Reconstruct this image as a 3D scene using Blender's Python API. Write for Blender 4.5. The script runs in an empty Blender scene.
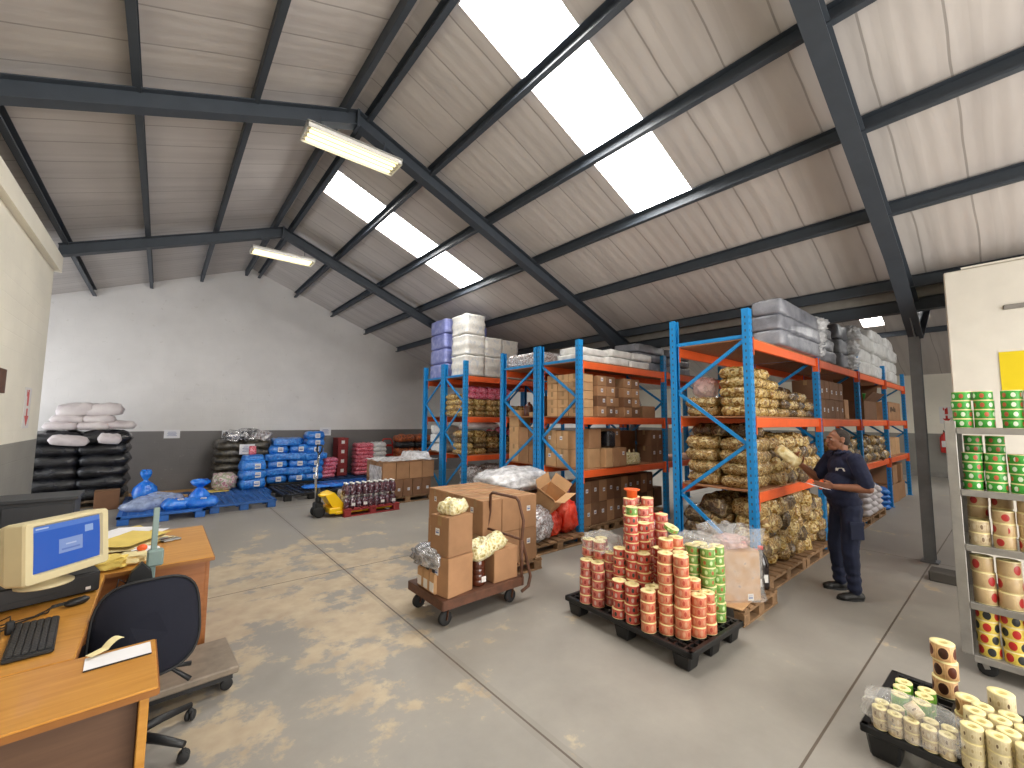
import bpy, bmesh, math, random
from mathutils import Vector, Matrix, Euler, noise
PI = math.pi
sc = bpy.context.scene
C = sc.collection
RND = random.Random(7)

# ------------------------------------------------------------------ materials
def lin(c):
    return c / 12.92 if c <= 0.04045 else ((c + 0.055) / 1.055) ** 2.4
def rgb(h):
    h = h.lstrip('#')
    return tuple(lin(int(h[i:i + 2], 16) / 255) for i in (0, 2, 4)) + (1.0,)

class NT:
    def __init__(self, name):
        self.m = bpy.data.materials.new(name)
        self.m.use_nodes = True
        self.t = self.m.node_tree
        self.b = self.t.nodes['Principled BSDF']
        self.out = self.t.nodes['Material Output']
    def n(self, typ, **kw):
        nd = self.t.nodes.new(typ)
        for k, v in kw.items():
            if k in nd.inputs.keys():
                nd.inputs[k].default_value = v
            else:
                setattr(nd, k, v)
        return nd
    def l(self, a, b):
        self.t.links.new(a, b)
    def setb(self, **kw):
        for k, v in kw.items():
            self.b.inputs[k.replace('_', ' ')].default_value = v
    def coord(self, kind='Object', scale=(1, 1, 1), rnd=False):
        tc = self.n('ShaderNodeTexCoord')
        mp = self.n('ShaderNodeMapping')
        mp.inputs['Scale'].default_value = scale
        self.l(tc.outputs[kind], mp.inputs['Vector'])
        if rnd:
            oi = self.n('ShaderNodeObjectInfo')
            cb = self.n('ShaderNodeVectorMath', operation='SCALE')
            cb.inputs[0].default_value = (37.0, 71.0, 13.0)
            self.l(oi.outputs['Random'], cb.inputs['Scale'])
            self.l(cb.outputs[0], mp.inputs['Location'])
        return mp.outputs['Vector']
    def noise(self, vec, scale, detail=4, rough=0.55):
        nd = self.n('ShaderNodeTexNoise')
        nd.inputs['Scale'].default_value = scale
        nd.inputs['Detail'].default_value = detail
        nd.inputs['Roughness'].default_value = rough
        if vec is not None:
            self.l(vec, nd.inputs['Vector'])
        return nd.outputs['Fac']
    def voro(self, vec, scale, feature='F1', out='Distance', rnd=1.0):
        nd = self.n('ShaderNodeTexVoronoi', feature=feature)
        nd.inputs['Scale'].default_value = scale
        nd.inputs['Randomness'].default_value = rnd
        if vec is not None:
            self.l(vec, nd.inputs['Vector'])
        return nd.outputs[out]
    def ramp(self, fac, stops, interp='LINEAR'):
        nd = self.n('ShaderNodeValToRGB')
        cr = nd.color_ramp
        cr.interpolation = interp
        while len(cr.elements) < len(stops):
            cr.elements.new(0.5)
        for e, (p, c) in zip(cr.elements, stops):
            e.position = p
            e.color = c if not isinstance(c, str) else rgb(c)
        self.l(fac, nd.inputs['Fac'])
        return nd.outputs['Color']
    def mix(self, fac, a, b, blend='MIX'):
        nd = self.n('ShaderNodeMix', data_type='RGBA', blend_type=blend)
        for i, v in ((0, fac), (6, a), (7, b)):
            if hasattr(v, 'node'):
                self.l(v, nd.inputs[i])
            else:
                nd.inputs[i].default_value = rgb(v) if isinstance(v, str) else v
        return nd.outputs[2]
    def math(self, op, a, b=0.0, c=0.0):
        nd = self.n('ShaderNodeMath', operation=op)
        for i, v in enumerate((a, b, c)):
            if hasattr(v, 'node'):
                self.l(v, nd.inputs[i])
            else:
                nd.inputs[i].default_value = v
        return nd.outputs[0]
    def bump(self, h, strength=0.3, dist=0.01):
        nd = self.n('ShaderNodeBump')
        nd.inputs['Strength'].default_value = strength
        nd.inputs['Distance'].default_value = dist
        self.l(h, nd.inputs['Height'])
        self.l(nd.outputs['Normal'], self.b.inputs['Normal'])
    def col(self, c):
        self.l(c, self.b.inputs['Base Color'])

M = {}
def plain(key, hexc, rough=0.5, metal=0.0, var=0.12, vscale=6.0, bump=0.0, bscale=40.0, rnd=True, coat=0.0, spec=0.5):
    t = NT(key)
    v = t.coord('Object', rnd=rnd)
    c = rgb(hexc)
    lo = tuple(x * (1 - var) for x in c[:3]) + (1,)
    hi = tuple(min(1, x * (1 + var)) for x in c[:3]) + (1,)
    t.col(t.ramp(t.noise(v, vscale), [(0.3, lo), (0.7, hi)]))
    t.setb(Roughness=rough, Metallic=metal, Coat_Weight=coat, Specular_IOR_Level=spec)
    if bump:
        t.bump(t.noise(v, bscale), bump, 0.01)
    M[key] = t.m
    return t.m

plain('steel_dark', '#3c434c', 0.55, var=0.08)
plain('steel_grey', '#70757a', 0.5)
plain('gutter', '#8b8781', 0.5)
plain('rack_blue', '#0f7fc0', 0.42, var=0.06)
plain('rack_orange', '#e8622c', 0.45, var=0.07)
plain('chipboard', '#a2704d', 0.8, var=0.18, vscale=30)
plain('black_plastic', '#17181a', 0.5, var=0.1)
plain('black_rubber', '#1b1b1c', 0.7, var=0.1)
plain('navy_fabric', '#090d1e', 0.9, var=0.1, vscale=80, bump=0.2, bscale=600)
plain('desk_wood_edge', '#8d5a26', 0.45)
plain('cable', '#151515', 0.5)
plain('beige_plastic', '#c9bd97', 0.5, var=0.04)
plain('key', '#2a2a2a', 0.5)
plain('chrome', '#c9ccd0', 0.18, metal=1.0, var=0.03)
plain('galv', '#9a9c9c', 0.35, metal=0.8, var=0.1, vscale=20)
plain('truck_yellow', '#f2c40c', 0.35, var=0.05)
plain('red_paint', '#8e2a2a', 0.6, var=0.15, vscale=20)
plain('signal_red', '#c32a22', 0.4, var=0.05)
plain('pallet_blue', '#1e5599', 0.5, var=0.2, vscale=10)
plain('pallet_bright', '#2463b5', 0.5, var=0.15, vscale=10)
plain('pallet_darkblue', '#22406c', 0.5, var=0.2, vscale=10)
plain('pallet_black', '#141415', 0.45, var=0.1)
plain('paper', '#e6e6ea', 0.8, var=0.03)
plain('ink_blue', '#6a78a8', 0.8, var=0.03)
plain('paper_yellow', '#d9c065', 0.8, var=0.08)
plain('paper_cream', '#e4d7a6', 0.8, var=0.05)
plain('kraft_sheet', '#c79a63', 0.8, var=0.1)
plain('white_plastic', '#e4e2dc', 0.4, var=0.04)
plain('skin', '#8a5a41', 0.5, var=0.08, vscale=20)
plain('hair', '#2c241f', 0.85, var=0.3, vscale=60)
plain('navy_cloth', '#161c38', 0.85, var=0.15, vscale=12, bump=0.25, bscale=24)
plain('trouser', '#131b35', 0.85, var=0.15, vscale=10, bump=0.3, bscale=18)
plain('shoe', '#141312', 0.5, var=0.1)
plain('lips', '#75443a', 0.5)
plain('eye_white', '#d8d0c6', 0.3, var=0.02)
plain('eye_dark', '#1c1410', 0.3)
plain('rust_brown', '#5c3a28', 0.6, var=0.25, vscale=14)
plain('wood_pallet', '#8a6b4c', 0.8, var=0.3, vscale=12)
plain('wood_grey', '#7d6a55', 0.8, var=0.3, vscale=12)
plain('core_cream', '#e5d79c', 0.7, var=0.06)
plain('cola', '#160a0b', 0.12, var=0.1, coat=0.5)
plain('cap_red', '#cf2026', 0.35)
plain('cap_white', '#e8e6e2', 0.4)
plain('brown_syrup', '#552a1a', 0.15, var=0.2, coat=0.4)
plain('label_white', '#e2dfda', 0.6, var=0.03)
plain('yellow_sign', '#e9cf0e', 0.5, var=0.02)
plain('crate_black', '#222224', 0.6)
plain('dark_board', '#33363b', 0.6, var=0.06)
plain('green_tub', '#2f8a2f', 0.4)
plain('scale_steel', '#85796b', 0.5, metal=0.3, var=0.2, vscale=10)
plain('scale_grey', '#7f938f', 0.4, var=0.05)
plain('stainless', '#9a9792', 0.35, metal=0.5, var=0.12, vscale=9)
plain('groove', '#4b3f35', 0.9)
plain('purple_print', '#7a2a6a', 0.5)
plain('plinth', '#3f3b35', 0.8)
plain('tube_cap', '#bdbab0', 0.5)
plain('rope', '#c9b58c', 0.9)

def emit(key, hexc, strength):
    t = NT(key)
    t.setb(Base_Color=rgb(hexc), Emission_Color=rgb(hexc), Emission_Strength=strength)
    M[key] = t.m
emit('skylight_sheet', '#fffdf8', 21.0)
emit('tube_glow', '#fff0b4', 2.2)

# clear and milky plastic
def film(key, hexc, alpha, rough=0.2, bscale=12):
    t = NT(key)
    v = t.coord('Object', rnd=True)
    h = t.noise(v, bscale, 3)
    t.setb(Base_Color=rgb(hexc), Roughness=rough, Coat_Weight=0.3)
    a = t.ramp(h, [(0.3, (alpha * 0.6,) * 3 + (1,)), (0.7, (min(1, alpha * 1.5),) * 3 + (1,))])
    t.l(a, t.b.inputs['Alpha'])
    t.bump(h, 0.5, 0.02)
    M[key] = t.m
film('clear_film', '#e6e6e4', 0.22)
film('milky_film', '#ececee', 0.62, 0.3)
film('pink_film', '#dcb6b0', 0.4, 0.3)
film('blue_film', '#b4c4e4', 0.5, 0.2, 7)

def cardboard(key, hexc):
    t = NT(key)
    v = t.coord('Object', rnd=True)
    c = rgb(hexc)
    n1 = t.noise(v, 5)
    st = t.n('ShaderNodeTexWave', wave_type='BANDS', bands_direction='X')
    st.inputs['Scale'].default_value = 60
    t.l(v, st.inputs['Vector'])
    oi = t.n('ShaderNodeObjectInfo')
    base = t.ramp(n1, [(0.3, tuple(x * .88 for x in c[:3]) + (1,)), (0.7, tuple(min(1, x * 1.1) for x in c[:3]) + (1,))])
    vary = t.math('MULTIPLY_ADD', oi.outputs['Random'], 0.24, 0.86)
    vn = t.n('ShaderNodeVectorMath', operation='SCALE')
    t.l(base, vn.inputs[0]); t.l(vary, vn.inputs['Scale'])
    t.col(vn.outputs[0])
    t.setb(Roughness=0.78, Specular_IOR_Level=0.3)
    t.bump(st.outputs['Fac'], 0.06, 0.002)
    M[key] = t.m
cardboard('card', '#a57d5b')
cardboard('card_light', '#c29a70')
cardboard('card_dark', '#7c5a42')
plain('tape', '#9b7a50', 0.35, var=0.06)

def wood(key, a, b, sx=1.2, sy=14):
    t = NT(key)
    v = t.coord('Object', scale=(sx, sy, sy))
    n1 = t.noise(v, 2.2, 6, 0.6)
    t.col(t.ramp(n1, [(0.3, a), (0.7, b)]))
    t.setb(Roughness=0.42, Coat_Weight=0.15)
    M[key] = t.m
wood('desk_wood', '#b0772a', '#c68f40')
wood('desk_panel', '#8a5326', '#a2673a')
wood('desk_brown', '#5a4030', '#6a4e3a')

# packs: printed foil, clear bales
def pack(key, stops, scale=14, rough=0.28, metal=0.0, bump=0.6, vor=22, coat=0.4):
    t = NT(key)
    v = t.coord('Object', rnd=True)
    n1 = t.noise(v, scale, 5, 0.65)
    v1 = t.voro(v, vor)
    mixv = t.math('ADD', t.math('MULTIPLY', n1, 0.72), t.math('MULTIPLY', v1, 0.42))
    t.col(t.ramp(mixv, stops))
    t.setb(Roughness=rough, Metallic=metal, Coat_Weight=coat, Coat_Roughness=0.2)
    t.bump(t.math('ADD', t.noise(v, 30, 4), t.math('MULTIPLY', v1, 0.8)), bump, 0.02)
    M[key] = t.m
pack('gold_pack', [(0.28, '#241708'), (0.37, '#5e421c'), (0.45, '#96703a'), (0.53, '#c4a468'), (0.60, '#7a5426'), (0.70, '#d2bc84')], scale=15, vor=22, bump=1.0, rough=.2)
pack('gold_bright', [(0.28, '#4a3012'), (0.38, '#966e2e'), (0.47, '#c29c54'), (0.56, '#d9c284'), (0.66, '#8a6226')], scale=15, vor=22, bump=1.0, rough=.2)
pack('gold_sheen', [(0.3, '#b08a48'), (0.45, '#dcc488'), (0.6, '#f0e2b4'), (0.75, '#c8a860')], scale=8, vor=9, bump=.6, rough=.25)
pack('gold_dark', [(0.28, '#150e08'), (0.40, '#3c2a18'), (0.50, '#725836'), (0.60, '#48341c'), (0.72, '#968058')], scale=15, vor=22, bump=1.0, rough=.2)
pack('foil', [(0.25, '#56565a'), (0.5, '#a7a7aa'), (0.7, '#dcdcdf')], metal=0.75, rough=0.22, bump=1.0, scale=9, vor=12)
pack('foil_print', [(0.3, '#3c3c40'), (0.42, '#c9c9cc'), (0.55, '#e6e6e8'), (0.64, '#8a6a62'), (0.72, '#d6d6d8')], metal=0.35, rough=0.25, bump=0.8, scale=18, vor=26)
pack('blue_pack', [(0.25, '#0c4ba0'), (0.5, '#1a6fce'), (0.75, '#3f92e2')], rough=0.3, bump=0.5)
pack('blue_bag', [(0.25, '#0a58c8'), (0.5, '#1270e0'), (0.8, '#3c93f0')], rough=0.25, bump=0.6, scale=6, vor=9)
pack('pink_pack', [(0.3, '#b01a50'), (0.45, '#d6386c'), (0.56, '#e8a0b4'), (0.68, '#c92a4c')], rough=0.35)
pack('pink_red', [(0.3, '#a01828'), (0.45, '#d03048'), (0.56, '#e898a8'), (0.68, '#c02038')], rough=0.35)
pack('candy', [(0.3, '#8a5a62'), (0.42, '#b87a88'), (0.52, '#d8c8c4'), (0.62, '#8a9a70'), (0.74, '#c898a4')], scale=10, vor=14)
pack('white_pack', [(0.3, '#9fa6b6'), (0.42, '#d6d6d6'), (0.6, '#e8e6e0'), (0.75, '#c4c8d2')], rough=0.45, coat=0.2)
pack('tissue_pack', [(0.28, '#8c9ab2'), (0.38, '#d8d7d4'), (0.6, '#e6e3dc'), (0.72, '#cdd0d4')], rough=0.4, scale=7, vor=9, bump=0.3)
pack('violet_pack', [(0.28, '#5560a0'), (0.45, '#7880bd'), (0.65, '#8b92c8'), (0.8, '#a9aed6')], rough=0.4, scale=6, vor=8, bump=0.35)
pack('grey_foam', [(0.3, '#5a5c64'), (0.5, '#73757e'), (0.7, '#8b8d95')], rough=0.45, scale=4, vor=5, bump=0.3)
pack('white_foam', [(0.3, '#c4c4c2'), (0.5, '#dcdbd8'), (0.7, '#ecebe8')], rough=0.4, scale=5, vor=7, bump=0.4)
pack('black_wrap', [(0.25, '#08090b'), (0.5, '#121317'), (0.72, '#25272e')], rough=0.25, scale=5, vor=7, bump=0.9)
pack('black_sack', [(0.25, '#0c0b0b'), (0.45, '#1e1b18'), (0.6, '#4a4234'), (0.75, '#15140f')], rough=0.3, scale=7, vor=8, bump=0.9)
pack('sack_white', [(0.25, '#b6acb0'), (0.5, '#cfc6c8'), (0.75, '#ded8d8')], rough=0.7, scale=4, vor=5, bump=0.3, coat=0)
pack('orange_net', [(0.3, '#3a1a0c'), (0.42, '#b1501c'), (0.55, '#d2703a'), (0.66, '#1e120c'), (0.8, '#c25a24')], rough=0.6, scale=16, vor=24)
pack('red_bag', [(0.3, '#b01d10'), (0.5, '#e03a22'), (0.75, '#f0604a')], rough=0.2, scale=6, vor=9, bump=0.8)
pack('pasta_bag', [(0.28, '#5e4a22'), (0.38, '#b7a15e'), (0.52, '#dbcf9a'), (0.66, '#efe7c2'), (0.78, '#a08a50')], rough=0.25, scale=20, vor=30, bump=0.7)
pack('dark_jar', [(0.3, '#1a1014'), (0.42, '#3c2630'), (0.54, '#6a3a46'), (0.62, '#2a2024'), (0.74, '#b8a8b8')], rough=0.18, scale=22, vor=28, bump=0.2)
pack('purple_bag', [(0.3, '#5a1050'), (0.5, '#a0288c'), (0.62, '#e0c0d8'), (0.75, '#7a1868')], rough=0.25, scale=12)
pack('cola_cluster', [(0.3, '#200a0c'), (0.45, '#8c141c'), (0.58, '#c02430'), (0.7, '#e0d0d0')], rough=0.2)

# printed label rolls: UV-driven print (u round the roll, v up)
def rollprint(key, ground, band, spots, ring='#e8dcc0', nu=7, blob=0.33):
    t = NT(key)
    uvn = t.n('ShaderNodeUVMap')
    sep = t.n('ShaderNodeSeparateXYZ'); t.l(uvn.outputs[0], sep.inputs[0])
    oi = t.n('ShaderNodeObjectInfo')
    u = t.math('ADD', t.math('MULTIPLY', sep.outputs['X'], nu), t.math('MULTIPLY', oi.outputs['Random'], 5.0))
    fu = t.math('FRACT', u)
    v = sep.outputs['Y']
    iu = t.math('FLOOR', u)
    par = t.math('MODULO', iu, 2.0)
    du = t.math('SUBTRACT', fu, 0.5)
    dv = t.math('SUBTRACT', v, 0.5)
    d = t.math('SQRT', t.math('ADD', t.math('MULTIPLY', du, du), t.math('MULTIPLY', dv, dv)))
    blobm = t.math('LESS_THAN', d, blob)
    ringm = t.math('LESS_THAN', d, blob + 0.09)
    gap = t.math('GREATER_THAN', t.math('ABSOLUTE', du), 0.47)
    edge = t.math('GREATER_THAN', t.math('ABSOLUTE', dv), 0.455)
    cv = t.coord('Object', rnd=True)
    nz = t.noise(cv, 60, 4)
    g = t.mix(t.ramp(nz, [(0.35, (0, 0, 0, 1)), (0.65, (1, 1, 1, 1))]), ground, band)
    s = t.mix(par, spots[0], spots[1])
    c = t.mix(t.math('MULTIPLY', ringm, 0.8), g, ring)
    c = t.mix(blobm, c, s)
    c = t.mix(gap, c, ring)
    c = t.mix(edge, c, '#e9dca6')
    t.col(c)
    t.setb(Roughness=0.4)
    M[key] = t.m
rollprint('roll_salmon', '#bc4e42', '#ca7868', ('#98322e', '#cca89a'), ring='#c87c6c', nu=9, blob=.26)
rollprint('roll_red', '#b4342e', '#c65e4c', ('#343c32', '#c4a898'), ring='#bc5848', nu=8, blob=0.24)
rollprint('roll_orange', '#c05c42', '#cc7c58', ('#ac4430', '#cc9070'), ring='#c88060', nu=9, blob=.26)
rollprint('roll_green', '#58883a', '#86a450', ('#a8643c', '#c4d8a0'), ring='#7aa858', nu=7, blob=0.22)
rollprint('roll_leaf', '#5a9a28', '#7cb83c', ('#4c8a22', '#90c850'), ring='#9cc860', nu=12, blob=0.1)
rollprint('roll_brown', '#b88a58', '#cfa878', ('#5a2a18', '#3c1c12'), ring='#d8b080', nu=5, blob=0.33)
rollprint('roll_cream', '#cbbb90', '#d8cba4', ('#6a5238', '#b8a478'), ring='#dccfa8', nu=9, blob=0.14)
rollprint('roll_kraft', '#b09a76', '#c8b694', ('#7a6248', '#d0c2a4'), ring='#cbbb98', nu=9, blob=0.2)
rollprint('roll_tomato', '#2b8a28', '#3fa034', ('#b8583c', '#d4e0c8'), ring='#369430', nu=7, blob=0.26)
rollprint('roll_redstripe', '#b89c70', '#c6ac80', ('#a82a26', '#bda27a'), ring='#bca278', nu=5, blob=0.3)
rollprint('roll_penguin', '#d8b93c', '#e2cc6a', ('#26282a', '#b82a24'), ring='#e0c858', nu=6, blob=0.36)

# screen
t = NT('screen_glow')
uvn = t.n('ShaderNodeUVMap'); sep = t.n('ShaderNodeSeparateXYZ'); t.l(uvn.outputs[0], sep.inputs[0])
X, Y = sep.outputs['X'], sep.outputs['Y']
def rect(t, X, Y, x0, x1, y0, y1):
    a = t.math('MULTIPLY', t.math('GREATER_THAN', X, x0), t.math('LESS_THAN', X, x1))
    b = t.math('MULTIPLY', t.math('GREATER_THAN', Y, y0), t.math('LESS_THAN', Y, y1))
    return t.math('MULTIPLY', a, b)
c = t.mix(rect(t, X, Y, -1, 2, 0.88, 2), '#3a66c0', '#5f84d0')
c = t.mix(rect(t, X, Y, 0.34, 0.70, 0.30, 0.62), c, '#8fa4d4')
c = t.mix(rect(t, X, Y, 0.38, 0.66, 0.36, 0.40), c, '#6f86c0')
c = t.mix(rect(t, X, Y, 0.44, 0.60, 0.47, 0.50), c, '#c0cce8')
c = t.mix(rect(t, X, Y, 0.74, 0.88, 0.66, 0.82), c, '#9cb4e0')
c = t.mix(rect(t, X, Y, 0.03, 0.2, 0.93, 0.96), c, '#c8d4ee')
t.col(t.mix(1.0, '#101830', '#101830'))
t.l(c, t.b.inputs['Emission Color'])
t.setb(Emission_Strength=0.85, Roughness=0.15)
M['screen_glow'] = t.m

# ------------------------------------------------------------------ mesh builder
class B:
    def __init__(self):
        self.bm = bmesh.new()
        self.uv = self.bm.loops.layers.uv.new('UVMap')
    def _add(self, verts, faces, mat=0, smooth=False, uvs=None, mtx=None):
        vs = [self.bm.verts.new(mtx @ Vector(v) if mtx else v) for v in verts]
        for i, f in enumerate(faces):
            try:
                fc = self.bm.faces.new([vs[k] for k in f])
            except ValueError:
                continue
            fc.material_index = mat
            fc.smooth = smooth
            if uvs:
                for lp, k in zip(fc.loops, f):
                    lp[self.uv].uv = uvs[k]
        return self
    def merge(self, bm2, mat=None, mtx=None):
        m = {}
        for v in bm2.verts:
            m[v] = self.bm.verts.new(mtx @ v.co if mtx else v.co)
        for f in bm2.faces:
            try:
                fc = self.bm.faces.new([m[v] for v in f.verts])
                fc.material_index = f.material_index if mat is None else mat
                fc.smooth = f.smooth
            except ValueError:
                pass
        bm2.free()
        return self
    def box(self, c, s, mat=0, rz=0, bev=0.0, mtx=None, taper=1.0):
        b2 = bmesh.new()
        bmesh.ops.create_cube(b2, size=1)
        for v in b2.verts:
            k = taper if v.co.z > 0 else 1.0
            v.co = Vector((v.co.x * s[0] * k, v.co.y * s[1] * k, v.co.z * s[2]))
        if bev:
            bmesh.ops.bevel(b2, geom=b2.edges[:], offset=bev, segments=1, affect='EDGES', profile=0.5)
        mm = Matrix.Translation(c) @ Matrix.Rotation(rz, 4, 'Z')
        if mtx: mm = mtx @ mm
        return self.merge(b2, mat, mm)
    def bar(self, a, b, w, h, mat=0, up=(0, 0, 1), bev=0.0):
        a, b = Vector(a), Vector(b)
        d = b - a
        L = d.length
        z = d.normalized()
        u = Vector(up)
        if abs(z.dot(u)) > 0.98: u = Vector((1, 0, 0))
        x = u.cross(z).normalized(); y = z.cross(x)
        mm = Matrix((x, y, z)).transposed().to_4x4()
        mm.translation = (a + b) / 2
        return self.box((0, 0, 0), (w, h, L), mat, 0, bev, mm)
    def tube(self, pts, r, mat=0, n=8, caps=True, closed=False, smooth=True):
        pts = [Vector(p) for p in pts]
        rs = r if isinstance(r, (list, tuple)) else [r] * len(pts)
        rings = []
        prev = None
        for i, p in enumerate(pts):
            if closed:
                d = pts[(i + 1) % len(pts)] - pts[i - 1]
            else:
                d = (pts[min(i + 1, len(pts) - 1)] - pts[max(i - 1, 0)])
            d.normalize()
            if prev is None:
                u = Vector((0, 0, 1)) if abs(d.z) < 0.9 else Vector((1, 0, 0))
                x = u.cross(d).normalized()
            else:
                x = (prev - d * prev.dot(d))
                x = x.normalized() if x.length > 1e-6 else Vector((1, 0, 0))
            prev = x
            y = d.cross(x)
            rings.append([self.bm.verts.new(p + (x * math.cos(2 * PI * k / n) + y * math.sin(2 * PI * k / n)) * rs[i]) for k in range(n)])
        m = len(rings)
        for i in range(m if closed else m - 1):
            a, b = rings[i], rings[(i + 1) % m]
            for k in range(n):
                f = self.bm.faces.new((a[k], a[(k + 1) % n], b[(k + 1) % n], b[k]))
                f.material_index = mat; f.smooth = smooth
        if caps and not closed:
            for rg, rev in ((rings[0], True), (rings[-1], False)):
                f = self.bm.faces.new(rg[::-1] if rev else rg)
                f.material_index = mat
        return self
    def lathe(self, prof, mat=0, n=16, c=(0, 0, 0), mtx=None, smooth=True, mats=None, closed=False, uvseg=None):
        """prof: list of (r, z); revolved about z"""
        vs = []; uvs = []
        for j, (r, z) in enumerate(prof):
            for k in range(n + 1):
                a = 2 * PI * k / n
                vs.append((c[0] + r * math.cos(a), c[1] + r * math.sin(a), c[2] + z))
                uvs.append((k / n, 0.0))
        m = len(prof)
        bmv = [[None] * (n + 1) for _ in range(m)]
        for j in range(m):
            for k in range(n):
                v = Vector(vs[j * (n + 1) + k])
                bmv[j][k] = self.bm.verts.new(mtx @ v if mtx else v)
            bmv[j][n] = bmv[j][0]
        for j in range(m if closed else m - 1):
            j2 = (j + 1) % m
            for k in range(n):
                q = (bmv[j][k], bmv[j][k + 1], bmv[j2][k + 1], bmv[j2][k])
                try:
                    f = self.bm.faces.new(q)
                except ValueError:
                    continue
                f.material_index = mats[j] if mats else mat
                f.smooth = smooth
                for lp, (uu, vv) in zip(f.loops, ((k / n, 0), ((k + 1) / n, 0), ((k + 1) / n, 1), (k / n, 1))):
                    lp[self.uv].uv = (uu, vv)
        if not closed:
            for j, rev in ((0, True), (m - 1, False)):
                if prof[j][0] > 1e-5:
                    try:
                        f = self.bm.faces.new([bmv[j][k] for k in (range(n - 1, -1, -1) if rev else range(n))])
                        f.material_index = mats[min(j, m - 2)] if mats else mat
                    except ValueError:
                        pass
        bmesh.ops.remove_doubles(self.bm, verts=[v for row in bmv for v in row[:-1] if v.is_valid], dist=1e-6)
        return self
    def prism(self, poly, z0, z1, mat=0, mtx=None):
        n = len(poly)
        vs = [(x, y, z0) for x, y in poly] + [(x, y, z1) for x, y in poly]
        fs = [tuple(range(n - 1, -1, -1)), tuple(range(n, 2 * n))] + [(i, (i + 1) % n, n + (i + 1) % n, n + i) for i in range(n)]
        return self._add(vs, fs, mat, mtx=mtx)
    def quad(self, a, b, c, d, mat=0):
        return self._add([a, b, c, d], [(0, 1, 2, 3)], mat, uvs=[(0, 0), (1, 0), (1, 1), (0, 1)])
    def mesh(self, name, mats):
        me = bpy.data.meshes.new(name)
        bmesh.ops.recalc_face_normals(self.bm, faces=self.bm.faces[:])
        self.bm.to_mesh(me)
        self.bm.free()
        for m in (mats if isinstance(mats, (list, tuple)) else [mats]):
            me.materials.append(M[m] if isinstance(m, str) else m)
        return me

def link(name, data, parent=None, loc=(0, 0, 0), rot=(0, 0, 0), scale=None):
    o = bpy.data.objects.new(name, data)
    C.objects.link(o)
    if parent: o.parent = parent
    o.location = loc
    o.rotation_euler = rot
    if scale: o.scale = scale if not isinstance(scale, (int, float)) else (scale,) * 3
    return o
def obj(name, b, mats, parent=None, loc=(0, 0, 0), rot=(0, 0, 0), label=None):
    o = link(name, b.mesh(name, mats), parent, loc, rot)
    if label: o['label'] = label
    return o
def tag(o, label, cat, group=None):
    o['label'] = label; o['category'] = cat
    if group: o['group'] = group
    return o
def thing(name, label, cat, loc=(0, 0, 0), rz=0, group=None):
    return tag(link(name, None, None, loc, (0, 0, rz)), label, cat, group)
def struct(name, b, mats, parent=None):
    o = obj(name, b, mats, parent)
    if parent is None: o['kind'] = 'structure'
    return o
def dup(src, loc, rot, label, group=None):
    r = src.copy(); C.objects.link(r); r.location = loc
    r.rotation_euler = rot if isinstance(rot, (tuple, list)) else (0, 0, rot)
    r['label'] = label
    if group: r['group'] = group
    for ch in src.children:
        c = ch.copy(); C.objects.link(c); c.parent = r
        for g in ch.children:
            d = g.copy(); C.objects.link(d); d.parent = c
    return r
ORD = ['bottom', 'second', 'third', 'fourth', 'fifth', 'sixth', 'seventh', 'eighth', 'ninth', 'tenth', 'eleventh', 'twelfth', 'thirteenth', 'fourteenth']
NTH = ['first', 'second', 'third', 'fourth', 'fifth', 'sixth', 'seventh', 'eighth', 'ninth', 'tenth', 'eleventh', 'twelfth', 'thirteenth', 'fourteenth', 'fifteenth', 'sixteenth']
def layer(i, n):
    if n == 1: return 'only'
    if i == 0: return 'bottom'
    if i == n - 1: return 'top'
    return ORD[i]
CACHE = {}
def cached(key, fn):
    if key not in CACHE: CACHE[key] = fn()
    return CACHE[key]

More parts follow.
